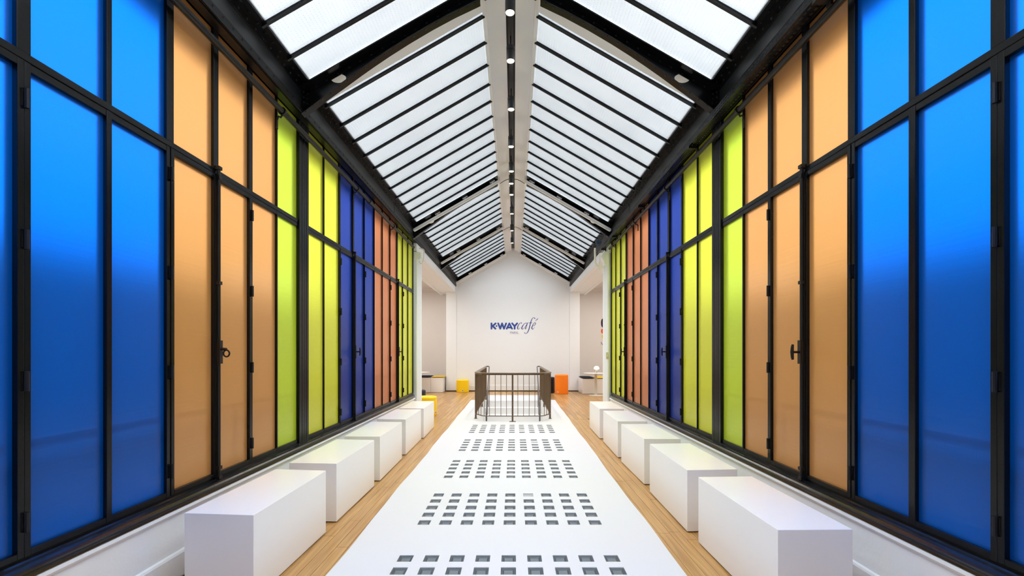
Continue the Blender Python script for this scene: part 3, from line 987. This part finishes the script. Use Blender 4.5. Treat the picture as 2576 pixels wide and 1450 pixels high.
NAMES = ['first spotlight on the ridge, nearest the viewer', 'second spotlight from the viewer along the ridge', 'third spotlight from the viewer along the ridge',
         'fourth spotlight from the viewer along the ridge', 'fifth spotlight along the ridge, before the middle truss', 'sixth spotlight along the ridge, just before the middle truss',
         'seventh spotlight along the ridge, just past the middle truss', 'eighth spotlight along the ridge, between the middle and farthest trusses',
         'ninth spotlight along the ridge, just before the farthest truss', 'tenth spotlight on the ridge, nearest the end wall']
d0 = None
for (y, x), lab in zip(LP, NAMES):
    lab = 'black cylinder ' + lab.replace('spotlight', 'spotlight')
    if d0 is None:
        d0 = downlight(y, x)
        d0['label'] = lab
    else:
        copy_tree(d0, (x, y, H + 3.39), lab)

# fluorescent fittings on the middle truss, the farthest truss and the gable
def fluorescent(s, y, x0, x1, drop, label):
    o = thing('fluorescent_light', (s * x0, y, roof(x0) - drop), label, 'lamp', 'white fluorescent fittings under the roof')
    def P(x, dz, dy=0): return (s * x, y + dy, roof(x) - drop + dz)
    hs = MB()
    for (a, b, w, z0, z1) in ((x0 + 0.07, x1 - 0.03, 0.028, 0.0, 0.035),):
        hs.add([P(a, z0, -w), P(b, z0, -w), P(b, z0, w), P(a, z0, w), P(a, z1, -w), P(b, z1, -w), P(b, z1, w), P(a, z1, w)],
               [(0, 1, 2, 3), (4, 7, 6, 5), (0, 4, 5, 1), (2, 6, 7, 3), (1, 5, 6, 2), (0, 3, 7, 4)])
    hs.build('housing', M_TRIMW, o)
    MB().tube([P(x0 + 0.02, -0.018), P(x1 - 0.02, -0.018)], 0.016, 10).build('tube', M_TUBE, o, smooth=True)
    for e, dx in ((x0, 0.06), (x1, -0.06)):
        MB().tube([P(e, -0.006), P(e + dx, -0.002)], 0.028, 10).build('end_cap', M_TRIMW, o, smooth=True)
    for f in (0.06, 0.40, 0.74):
        xx = x1 + (x0 - x1) * f
        b = MB().tube([P(xx, 0.03), P(xx, 0.075)], 0.014, 8)
        a0, a1 = P(xx + 0.05, 0.075), P(xx - 0.05, 0.075)
        b.tube([a0, a1], 0.014, 8)
        b.build('bracket', M_TRIMW, o)
    return o
for s, nm in ((-1, 'left'), (1, 'right')):
    fluorescent(s, 9.40, 1.97, 0.31, 0.115, 'white fluorescent fitting on the %s slope of the middle truss' % nm)
    fluorescent(s, 12.93, 1.97, 0.31, 0.115, 'white fluorescent fitting on the %s slope of the farthest truss' % nm)
    fluorescent(s, 16.36, 1.98, 0.31, 0.150, 'white fluorescent fitting under the %s slope at the end gable' % nm)

# ------------------------------------------------------------------ pipes, tray, conduits
def pipe(s, ends, brackets, couplings, label):
    o = thing('steel_pipe', (s * 2.085, ends[0], H + 2.2), label, 'pipe')
    X, Z = s * 2.085, H + 2.2
    MB().tube([(X, ends[0], Z), (X, ends[1], Z)], 0.026, 14).build('pipe', M_BLACKM, o, smooth=True)
    for y in couplings:
        MB().tube([(X, y - 0.06, Z), (X, y + 0.06, Z)], 0.033, 14).build('coupling', M_BLACKM, o, smooth=True)
    for y in brackets:
        b = MB().tube([(X, y - 0.014, Z), (X, y + 0.014, Z)], 0.036, 14)
        b.tube([(X, y, Z - 0.03), (s * 2.10, y, Z - 0.055), (s * 2.118, y, Z - 0.045), (s * 2.13, y, Z - 0.065), (s * (XF - 0.004), y, Z - 0.08)], 0.009, 8)
        b.box(s * (XF - 0.010), s * XF, y - 0.012, y + 0.012, Z - 0.16, Z - 0.06)
        b.build('bracket', M_BLACKM, o)
    return o
pipe(-1, (Y0, 9.62), (1.2, 4.17, 6.15, 8.0), (6.72,), 'round black pipe on brackets in front of the left windows')
pipe(1, (Y0, 9.75), (1.2, 4.15, 6.12, 7.70, 9.36), (7.95,), 'round black pipe on brackets in front of the right windows')

tray = thing('cable_tray', (2.0, 0.5, H + 2.26), 'black perforated cable tray along the right girder', 'tray')
y_t0, y_t1 = 0.4, 10.4
def slotted(mb, const, lo, hi, axis, y0, y1):
    """a sheet with two rows of slots, as quads; axis 'x' = vertical side sheet, 'z' = flat bottom sheet"""
    r = [lo, lo + (hi - lo) * 0.22, lo + (hi - lo) * 0.38, lo + (hi - lo) * 0.62, lo + (hi - lo) * 0.78, hi]
    y = y0
    def q(a, b, c, d):
        if axis == 'x': mb.add([(const, c, a), (const, c, b), (const, d, b), (const, d, a)], [(0, 1, 2, 3)])
        else: mb.add([(a, c, const), (b, c, const), (b, d, const), (a, d, const)], [(0, 1, 2, 3)])
    while y < y1:
        q(lo, hi, y, y + 0.018)
        for k in (0, 2, 4): q(r[k], r[k + 1], y + 0.018, y + 0.045)
        y += 0.045
m = MB()
slotted(m, 1.957, H + 2.255, H + 2.320, 'x', y_t0, y_t1)
m.build('side_sheet', M_BLACK, tray)
m = MB()
slotted(m, H + 2.255, 1.957, 2.055, 'z', y_t0, y_t1)
m.build('bottom_sheet', M_BLACK, tray)
MB().box(1.955, 1.960, y_t0, y_t1, H + 2.318, H + 2.323).build('lip', M_BLACK, tray)
for y in (2.9, 5.0, 7.05, 8.9, 10.0):
    MB().box(1.95, 2.056, y - 0.02, y + 0.02, H + 2.225, H + 2.254).box(2.04, 2.058, y - 0.02, y + 0.02, H + 2.20, H + 2.34).build('support_arm', M_BLACKM, tray)
for k, dx in enumerate((0.0, 0.025, 0.05)):
    MB().tube([(1.975 + dx, yy, H + 2.268 + 0.006 * math.sin(yy * 1.7 + k)) for yy in [0.5 + 0.5 * q for q in range(20)]], 0.008, 6).build('cable', M_BLACKM, tray)

def smooth_path(P, n=6):
    P = [Vector(p) for p in P]
    out = []
    for i in range(len(P) - 1):
        p0, p1, p2, p3 = P[max(i - 1, 0)], P[i], P[i + 1], P[min(i + 2, len(P) - 1)]
        for q in range(n):
            t = q / n
            out.append(0.5 * ((2 * p1) + (p2 - p0) * t + (2 * p0 - 5 * p1 + 4 * p2 - p3) * t * t + (3 * p1 - p0 - 3 * p2 + p3) * t ** 3))
    out.append(P[-1])
    return out
YC = 9.93
o = MB().tube(smooth_path([(-2.03, YC, 3.70), (-1.935, YC, 3.665), (-1.93, YC, 3.56), (-1.938, YC, 3.44), (-1.965, YC, 3.375), (-2.00, YC, 3.37), (-2.02, YC, 3.40), (-2.04, YC, 3.42)]), 0.013, 10)
tag(o.build('conduit', M_TRIMW, smooth=True), 'white looped conduit at the top of the left column', 'conduit')
o = MB().tube(smooth_path([(1.80, YC - 0.02, 3.70), (1.803, YC - 0.02, 3.55), (1.805, YC - 0.02, 3.40), (1.835, YC - 0.02, 3.32), (1.90, YC - 0.03, 3.285), (2.01, YC, 3.275)]), 0.022, 12)
tag(o.build('conduit', M_TRIMW, smooth=True), 'thick white bent conduit at the top of the right column', 'conduit')
o = MB().tube(smooth_path([(1.915, YC + 0.06, 3.60), (1.917, YC + 0.06, 3.40), (1.918, YC + 0.06, 3.25), (1.94, YC + 0.06, 3.17), (2.00, YC + 0.06, 3.145)]), 0.011, 10)
tag(o.build('conduit', M_TRIMW, smooth=True), 'thin white conduit beside the right column', 'conduit')
o = MB()
rnd = random.Random(3)
pts = [(1.80 + 0.02 * math.sin(k * 0.7), 9.86, 3.76) for k in range(1)]
for k in range(110):
    a = k * 0.62
    rr = 0.040 + 0.016 * math.sin(k * 0.37)
    pts.append((1.862 + rr * math.cos(a) * 1.1, 9.84 + 0.022 * math.sin(k * 0.23), 3.80 + rr * math.sin(a) * 1.05))
pts.append((1.91, 9.9, 3.93))
o.tube(pts, 0.005, 6)
tag(o.build('cable_coil', M_BLUEW, smooth=True), 'tangled blue cable hanging above the white conduit', 'cable')

# ------------------------------------------------------------------ cast columns
for s, nm in ((-1, 'left'), (1, 'right')):
    c = thing('column', (s * 2.08, 9.96, 0), 'white iron column at the far end of the %s coloured windows' % nm, 'column', kind='structure')
    MB().prism([(s * 2.10, 9.87), (s * 2.068, 9.87), (s * 2.005, 9.965), (s * 2.00, 9.98), (s * 2.00, 10.05), (s * 2.10, 10.05)], 0, 3.60, 'z').build('shaft', M_WHITE, c)
    MB().box(s * 2.10, s * 2.17, 9.90, 10.06, 0, 3.60).build('side_flange', M_WHITE, c, bevel=0.004)
    if s > 0:
        MB().prism([(2.0, 3.33), (1.995, 3.40), (1.93, 3.50), (1.935, 3.54), (2.0, 3.62), (2.10, 3.62), (2.10, 3.33)], 9.865, 10.05).build('capital', M_WHITE, c, bevel=0.004)
    else:
        MB().prism([(-2.0, 3.45), (-1.985, 3.47), (-1.985, 3.60), (-2.15, 3.60), (-2.15, 3.45)], 9.865, 10.05).build('capital', M_WHITE, c, bevel=0.004)
    MB().box(s * 1.992, s * 2.11, 9.86, 10.055, 0, 0.12).build('base', M_WHITE, c, bevel=0.004)
o = MB().box(2.03, 2.085, 9.858, 9.872, 1.28, 1.43).box(2.045, 2.07, 9.846, 9.86, 1.33, 1.37)
tag(o.build('switch_box', M_CREAM, bevel=0.003), 'small cream switch box on the right column', 'switch')

# ------------------------------------------------------------------ white plinth benches
BEN_L = [((-1.473, 2.639), (-1.899, 2.673), (-1.884, 3.670), (-1.461, 3.626)),
         ((-1.464, 3.849), (-1.880, 3.880), (-1.880, 4.917), (-1.460, 4.876)),
         ((-1.457, 5.074), (-1.863, 5.095), (-1.885, 6.152), (-1.469, 6.120)),
         ((-1.473, 6.347), (-1.890, 6.400), (-1.900, 7.470), (-1.485, 7.456)),
         ((-1.462, 7.560), (-1.876, 7.605), (-1.900, 8.700), (-1.490, 8.688))]
BEN_R = [((1.440, 2.420), (1.844, 2.427), (1.844, 3.459), (1.430, 3.440)),
         ((1.422, 3.639), (1.838, 3.668), (1.850, 4.700), (1.432, 4.678)),
         ((1.449, 4.937), (1.845, 4.937), (1.850, 5.950), (1.438, 5.947)),
         ((1.447, 6.184), (1.849, 6.184), (1.860, 7.280), (1.464, 7.280)),
         ((1.454, 7.528), (1.857, 7.528), (1.870, 8.633), (1.470, 8.633))]
ORD = ['nearest', 'second', 'third', 'fourth', 'farthest']
for nm, lst in (('left', BEN_L), ('right', BEN_R)):
    for k, q in enumerate(lst):
        cx = sum(p[0] for p in q) / 4
        cy = sum(p[1] for p in q) / 4
        o = thing('bench', (cx, cy, 0), '%s white box bench in the row along the %s windows' % (ORD[k], nm), 'bench', 'white box benches')
        z0, z1 = 0.008, 0.500
        MB().prism(list(q), z0, z1, 'z').build('box_body', M_BENCH, o, bevel=0.0025)
        inn = [(cx + (p[0] - cx) * 0.93, cy + (p[1] - cy) * 0.96) for p in q]
        MB().prism(inn, 0.0, 0.012, 'z').build('recessed_base', M_GROOVE, o, label='dark recessed base')

# ------------------------------------------------------------------ poufs
def pouf(x, y, r, h, m, label, patch):
    o = thing('pouf', (x, y, 0), label, 'pouf', 'round upholstered poufs')
    n = 40
    prof = [(r - 0.012, 0.0), (r - 0.002, 0.012), (r, 0.03), (r + 0.002, h * 0.5), (r, h - 0.045)]
    MB().lathe(prof, x, y, n).build('side', m, o, smooth=True)
    top = [(r, h - 0.044), (r + 0.001, h - 0.03), (r - 0.008, h - 0.012), (r - 0.03, h - 0.002), (r * 0.6, h + 0.004), (0.02, h + 0.006)]
    MB().lathe(top, x, y, n).build('top', m, o, smooth=True)
    rp = [(x + (r + 0.0005) * math.cos(a), y + (r + 0.0005) * math.sin(a), h - 0.044) for a in [2 * math.pi * k / n for k in range(n)]]
    MB().tube(rp, 0.004, 6, closed=True).build('piping', m, o, smooth=True)
    if patch is not None:
        a = math.radians(patch)
        u = Vector((-math.sin(a), math.cos(a), 0)); nn = Vector((math.cos(a), math.sin(a), 0)); k = Vector((0, 0, 1))
        c = Vector((x, y, 0.075)) + nn * (r + 0.003)
        def plate(hw, hh, d, mt, nm, sh=0):
            p = [c - u * hw - k * hh, c + u * hw - k * hh, c + u * (hw) + k * hh, c - u * hw + k * hh]
            p2 = [q + nn * d for q in p]
            b = MB().add([tuple(q - nn * 0.006) for q in p] + [tuple(q) for q in p2], [(0, 3, 2, 1), (4, 5, 6, 7), (0, 1, 5, 4), (1, 2, 6, 5), (2, 3, 7, 6), (3, 0, 4, 7)])
            return b.build(nm, mt, o)
        plate(0.022, 0.028, 0.002, M_PATCH, 'cloth_patch')
        plate(0.010, 0.018, 0.004, M_PATCHB, 'patch_mark')
    return o
pouf(-1.79, 16.22, 0.222, 0.445, M_YEL, 'yellow pouf against the end wall', -85)
pouf(1.66, 15.54, 0.228, 0.660, M_ORA, 'tall orange pouf standing near the end wall', -130)
pouf(1.235, 15.95, 0.228, 0.555, M_NAVY, 'black pouf partly hidden behind the stair railing', None)
pouf(-1.955, 10.36, 0.235, 0.430, M_YEL, 'yellow pouf behind the last bench beside the left column', -20)
pouf(-2.54, 12.05, 0.235, 0.430, M_NAVY, 'low navy pouf in the left side room behind the column', None)

# ------------------------------------------------------------------ stair railing
R = thing('stair_railing', (0, 9.4, 0), 'bronze metal railing around the stair opening', 'railing')
PATH = [(-0.80, 13.66), (-0.79, 9.85), (-0.765, 9.70), (-0.62, 9.43), (-0.53, 9.385), (0.0, 9.37), (0.56, 9.385), (0.65, 9.43), (0.79, 9.70), (0.82, 9.85), (0.825, 13.66)]
def along(z): return [(x, y, z) for x, y in PATH]
tp = MB()
P = along(0.995)
rail_prof = [(-0.026, -0.010), (-0.020, -0.016), (0.020, -0.016), (0.026, -0.010), (0.024, 0.008), (0.012, 0.016), (-0.012, 0.016), (-0.024, 0.008)]
def sweep(mb, P, prof):
    n, m = len(prof), len(P)
    vs = []
    for i, p in enumerate(P):
        p = Vector(p)
        a = Vector(P[max(i - 1, 0)]); b = Vector(P[min(i + 1, m - 1)])
        t1 = (p - a).normalized() if i else (b - p).normalized()
        t2 = (b - p).normalized() if i < m - 1 else t1
        t = (t1 + t2).normalized()
        side = Vector((t.y, -t.x, 0)).normalized()
        sc = 1 / max(0.6, t.dot(t1))
        up = side.cross(t)
        for (u, v) in prof: vs.append(p + side * u * sc + up * v)
    fs = []
    for i in range(m - 1):
        for k in range(n):
            k2 = (k + 1) % n
            fs.append((i * n + k, i * n + k2, (i + 1) * n + k2, (i + 1) * n + k))
    fs += [tuple(range(n - 1, -1, -1)), tuple((m - 1) * n + k for k in range(n))]
    mb.add(vs, fs)
sweep(tp, P, rail_prof)
tp.build('top_rail', M_BRONZE, R)
fb = MB()
sweep(fb, along(0.968), [(-0.016, -0.006), (0.016, -0.006), (0.016, 0.012), (-0.016, 0.012)])
fb.build('flat_bar', M_BRONZE, R)
br = MB()
sweep(br, along(0.115), [(-0.018, -0.006), (0.018, -0.006), (0.018, 0.006), (-0.018, 0.006)])
br.build('bottom_rail', M_BRONZE, R)
# balusters along the path
tot, acc = 0, []
for i in range(len(PATH) - 1):
    a, b = Vector(PATH[i]), Vector(PATH[i + 1])
    acc.append((tot, a, b)); tot += (b - a).length
def at_len(L):
    for (s0, a, b) in acc:
        ln = (b - a).length
        if L <= s0 + ln: return a.lerp(b, (L - s0) / ln)
    return acc[-1][2]
POSTS = [(-0.797, 13.60), (-0.795, 11.90), (-0.785, 9.80), (0.008, 9.37), (0.813, 9.80), (0.822, 11.90), (0.824, 13.60)]
Lc = 0
# arc length of the central post
for (s0, a, b) in acc:
    if a.x < 0.0 <= b.x + 1e-6 and abs(a.y - b.y) < 0.1:
        Lc = s0 + (b - a).length
        break
step = 0.1165
k = -60
while k <= 60:
    L = Lc + k * step
    if 0.02 < L < tot - 0.02 and k != 0:
        p = at_len(L)
        if min((p - Vector(q)).length for q in POSTS) > 0.03:
            dx = random.uniform(-0.004, 0.004)
            MB().tube([(p.x, p.y, 0.115), (p.x + dx, p.y, 0.5), (p.x, p.y, 0.97)], 0.0058, 8).build('baluster', M_BRONZE, R)
    k += 1
for (px, py) in POSTS:
    MB().box(px - 0.018, px + 0.018, py - 0.012, py + 0.012, 0.003, 0.985).build('post', M_BRONZE, R, bevel=0.002)
    MB().box(px - 0.065 if abs(px) < 0.1 else px - 0.03, px + 0.065 if abs(px) < 0.1 else px + 0.03, py - 0.03, py + 0.03, 0.003, 0.012).build('base_plate', M_BRONZE, R)
for s, xo in ((-1, -0.80), (1, 0.825)):
    xi = xo - s * 0.095
    pth = [(xo, 13.66, 1.0), (xi + s * 0.02, 13.66, 1.0), (xi, 13.64, 0.985), (xi, 13.60, 0.955), (xi, 12.25, -0.12), (xi, 12.18, -0.22), (xi, 12.18, -1.2)]
    MB().tube(pth, 0.017, 10).build('handrail', M_HAND, R, smooth=True)
    MB().tube([(xo, 12.6, 0.115), (xi, 12.6, 0.16)], 0.008, 6).build('tie', M_BRONZE, R)
    for yy in (13.2, 12.85, 12.5):
        zt = 0.955 - (13.60 - yy) * 0.796
        MB().tube([(xi, yy, zt), (xi, yy, -(13.3 - yy) * 0.63 - 0.17)], 0.0075, 8).build('baluster', M_HAND, R)

# ------------------------------------------------------------------ side-room tables, lamps, box seats, cushions
def table(x, y, label):
    o = thing('round_table', (x, y, 0), label, 'table', 'round pedestal tables')
    MB().lathe([(0.36, 0.712), (0.395, 0.722), (0.40, 0.732), (0.397, 0.74)], x, y, 48).build('tabletop', M_TTOP, o, smooth=True)
    MB().lathe([(0.070, 0.018), (0.045, 0.03), (0.042, 0.06), (0.042, 0.70), (0.075, 0.712)], x, y, 24).build('pedestal', M_CREAM, o, smooth=True)
    MB().lathe([(0.235, 0.0), (0.235, 0.008), (0.22, 0.016), (0.09, 0.024)], x, y, 40).build('base_disc', M_CREAM, o, smooth=True)
    return o
table(2.72, 14.92, 'pale round pedestal table in the right side room')
table(-3.25, 15.55, 'pale round table in the left side room, mostly behind the column')
def lamp(x, y, label):
    z = 0.741
    o = thing('table_lamp', (x, y, z), label, 'lamp', 'small mushroom lamps')
    MB().lathe([(0.040, z), (0.040, z + 0.006), (0.036, z + 0.01), (0.034, z + 0.125)], x, y, 20).build('stem', M_CREAM, o, smooth=True)
    MB().lathe([(0.060, z + 0.120), (0.084, z + 0.128), (0.086, z + 0.155), (0.078, z + 0.19), (0.055, z + 0.215), (0.02, z + 0.224)], x, y, 28).build('shade', M_SHADE, o, smooth=True)
    MB().box(x + 0.000, x + 0.012, y - 0.037, y - 0.033, z + 0.01, z + 0.07).build('switch', M_BLACKM, o)
    return o
lamp(2.735, 14.88, 'small glowing mushroom lamp on the right round table')
lamp(-3.215, 15.38, 'small glowing mushroom lamp on the left round table')

def seat(x0, x1, y0, y1, h, label):
    o = thing('box_seat', ((x0 + x1) / 2, (y0 + y1) / 2, 0), label, 'bench', 'white box seats in the side rooms')
    MB().box(x0, x1, y0, y1, 0.006, h).build('box_body', M_BENCH, o, bevel=0.004)
    MB().box(x0 + 0.03, x1 - 0.03, y0 + 0.03, y1 - 0.03, 0, 0.01).build('recessed_base', M_GROOVE, o)
    return o
def cushion(x0, x1, y0, y1, z, t, m, label):
    o = thing('cushion', ((x0 + x1) / 2, (y0 + y1) / 2, z), label, 'cushion', 'flat seat cushions')
    b = MB()
    nx, ny = 14, 12
    for sgn in (1, -1):
        vs = []
        for j in range(ny + 1):
            for i in range(nx + 1):
                u, v = i / nx, j / ny
                e = min(1, 5 * min(u, 1 - u)) ** 0.5 * min(1, 5 * min(v, 1 - v)) ** 0.5
                bump = 0.006 * math.sin(u * math.pi * 10) * math.sin(v * math.pi * 8)
                vs.append((x0 + (x1 - x0) * u, y0 + (y1 - y0) * v, z + t / 2 + sgn * e * t / 2 + (bump * e if sgn > 0 else 0)))
        n = nx + 1
        b.add(vs, [(j * n + i, j * n + i + 1, (j + 1) * n + i + 1, (j + 1) * n + i) for j in range(ny) for i in range(nx)])
    b.build('pad', m, o, smooth=True)
    tu = MB()
    for fx in (0.25, 0.5, 0.75):
        for fy in (0.3, 0.7):
            tu.lathe([(0.012, z + t * 0.95), (0.008, z + t * 1.02)], x0 + (x1 - x0) * fx, y0 + (y1 - y0) * fy, 8)
    tu.build('tufts', m, o, kind='stuff')
    return o
seat(2.36, 2.775, 15.45, 16.42, 0.52, 'white box seat under the black cushion, right side room')
seat(2.84, 3.40, 15.45, 16.42, 0.52, 'white box seat under the yellow cushion, right side room')
cushion(2.35, 2.785, 15.42, 16.40, 0.521, 0.052, M_CUSHN, 'black tufted cushion on the right side room seat')
cushion(2.845, 3.40, 15.42, 16.40, 0.521, 0.052, M_CUSHY, 'mustard yellow tufted cushion on the right side room seat')
seat(-2.90, -2.47, 16.05, 16.85, 0.525, 'white box seat under the mustard cushion, left side room')
seat(-3.42, -2.905, 16.05, 16.85, 0.525, 'white box seat under the navy cushion, left side room')
cushion(-2.89, -2.41, 16.02, 16.80, 0.526, 0.050, M_CUSHY, 'mustard yellow cushion on the left side room seat')
cushion(-3.40, -2.90, 16.02, 16.80, 0.526, 0.050, M_CUSHN, 'navy cushion on the left side room seat')

# ------------------------------------------------------------------ lettering on the end wall
LT = thing('wall_lettering', (0, YE, 2.35), 'blue bold and slanted lettering on the white end wall', 'sign')
UX = 0.000895
def LX(zx): return -0.812 + (zx - 388) * UX
def LZ(zy): return 2.244 + (795 - zy) * UX
def capsule(mb, p, q, r, y0, y1, n=10):
    a = math.atan2(q[1] - p[1], q[0] - p[0])
    prof = []
    for k in range(n + 1):
        t = a + math.pi / 2 + math.pi * k / n
        prof.append((p[0] + r * math.cos(t), p[1] + r * math.sin(t)))
    for k in range(n + 1):
        t = a - math.pi / 2 + math.pi * k / n
        prof.append((q[0] + r * math.cos(t), q[1] + r * math.sin(t)))
    mb.prism(prof, y0, y1)
def strokes(segs, r, name, m):
    b = MB()
    for i, (p, q) in enumerate(segs):
        capsule(b, (LX(p[0]), LZ(p[1])), (LX(q[0]), LZ(q[1])), r * UX, YE - 0.004 - 0.0002 * i, YE)
    b.build(name, m, LT)
strokes([((425, 550), (425, 762)), ((592, 550), (472, 655)), ((472, 655), (584, 762))], 36, 'letter', M_LOGO)
strokes([((628, 655), (629, 655))], 35, 'dot', M_LOGO)
strokes([((697, 550), (780, 762)), ((780, 762), (855, 550)), ((855, 550), (932, 762)), ((932, 762), (1017, 550))], 36, 'letter', M_LOGO)
strokes([((1150, 550), (1042, 762)), ((1150, 550), (1256, 762)), ((1090, 714), (1212, 714))], 35, 'letter', M_LOGO)
strokes([((1262, 548), (1362, 662)), ((1463, 548), (1362, 662)), ((1362, 662), (1362, 762))], 36, 'letter', M_LOGO)
def pen(pts, name, m, extra=()):
    b = MB()
    sm = smooth_path([(p[0], p[1], p[2]) for p in pts], 5)
    for i in range(len(sm) - 1):
        p, q = sm[i], sm[i + 1]
        capsule(b, (LX(p[0]), LZ(p[1])), (LX(q[0]), LZ(q[1])), max(3.6, (p[2] + q[2]) / 2) * UX, YE - 0.004 - 0.00005 * (i % 7), YE, 5)
    for (p, q, r) in extra:
        capsule(b, (LX(p[0]), LZ(p[1])), (LX(q[0]), LZ(q[1])), r * UX, YE - 0.0045, YE, 6)
    b.build(name, m, LT)
pen([(1637, 545, 15), (1640, 528, 11), (1615, 520, 7), (1575, 540, 8), (1530, 592, 12), (1495, 665, 17), (1482, 725, 19), (1493, 772, 15), (1525, 780, 9), (1560, 753, 5), (1590, 714, 4)], 'letter', M_LOGO2)
pen([(1868, 552, 8), (1825, 530, 8), (1762, 560, 9), (1705, 628, 14), (1660, 705, 18), (1652, 758, 17), (1675, 782, 12), (1722, 757, 7), (1790, 680, 6), (1850, 590, 6)], 'letter', M_LOGO2,
    [((1892, 522), (1860, 610), 11), ((1860, 610), (1815, 700), 13), ((1815, 700), (1787, 765), 12), ((1787, 768), (1815, 770), 8), ((1815, 768), (1862, 714), 4)])
pen([(2180, 352, 17), (2168, 326, 11), (2125, 316, 8), (2072, 358, 10), (2032, 450, 15), (2000, 560, 17), (1960, 720, 18), (1925, 830, 16), (1882, 915, 12), (1832, 955, 8), (1788, 956, 8), (1768, 926, 15)], 'letter', M_LOGO2,
    [((1942, 528), (2062, 528), 10)])
pen([(2105, 652, 6), (2160, 630, 8), (2205, 580, 10), (2205, 532, 11), (2172, 518, 7), (2122, 578, 10), (2078, 660, 15), (2060, 730, 18), (2075, 780, 14), (2110, 775, 9), (2145, 740, 5), (2175, 700, 4)], 'letter', M_LOGO2,
    [((2210, 442), (2260, 400), 7), ((2258, 402), (2303, 360), 11)])
def poly(pts): return [(pts[i], pts[i + 1]) for i in range(len(pts) - 1)]
PAR = [poly([(1197, 962), (1197, 885), (1230, 885), (1245, 903), (1230, 922), (1197, 922)]),
       poly([(1255, 962), (1292, 885), (1328, 962)]) + poly([(1268, 938), (1316, 938)]),
       poly([(1345, 962), (1345, 885), (1378, 885), (1392, 903), (1378, 922), (1345, 922)]) + poly([(1372, 922), (1398, 962)]),
       poly([(1425, 885), (1425, 962)]),
       poly([(1495, 897), (1475, 885), (1455, 895), (1457, 912), (1492, 935), (1495, 952), (1473, 964), (1450, 952)])]
for sg in PAR: strokes(sg, 7, 'letter', M_LOGO3)

# coloured emblem in the right side room
E = thing('wall_emblem', (3.5, YA, 2.2), 'stacked dark, orange and yellow rounded emblem on the right side room wall', 'sign')
def blob(x0, x1, z0, z1, k, name, m):
    cx, cz, a, b = (x0 + x1) / 2, (z0 + z1) / 2, (x1 - x0) / 2, (z1 - z0) / 2
    prof = []
    for q in range(40):
        t = 2 * math.pi * q / 40
        c, s_ = math.cos(t), math.sin(t)
        prof.append((cx + a * math.copysign(abs(c) ** k, c), cz + b * math.copysign(abs(s_) ** k, s_)))
    MB().prism(prof, YA - 0.004, YA).build(name, m, E)
blob(3.325, 3.68, 2.328, 2.716, 0.7, 'dark_shape', M_EMB1)
blob(3.325, 3.66, 2.117, 2.313, 0.6, 'orange_shape', M_EMB2)
blob(3.350, 3.64, 1.920, 2.106, 0.8, 'yellow_shape', M_EMB3)
b = MB()
for (p, q, r) in (((3.332, 1.69), (3.332, 1.80), 0.004), ((3.332, 1.80), (3.385, 1.70), 0.008), ((3.385, 1.70), (3.438, 1.80), 0.004), ((3.438, 1.80), (3.438, 1.69), 0.008)):
    capsule(b, p, q, r, YA - 0.003, YA, 4)
b.build('letter', M_EMB4, E)
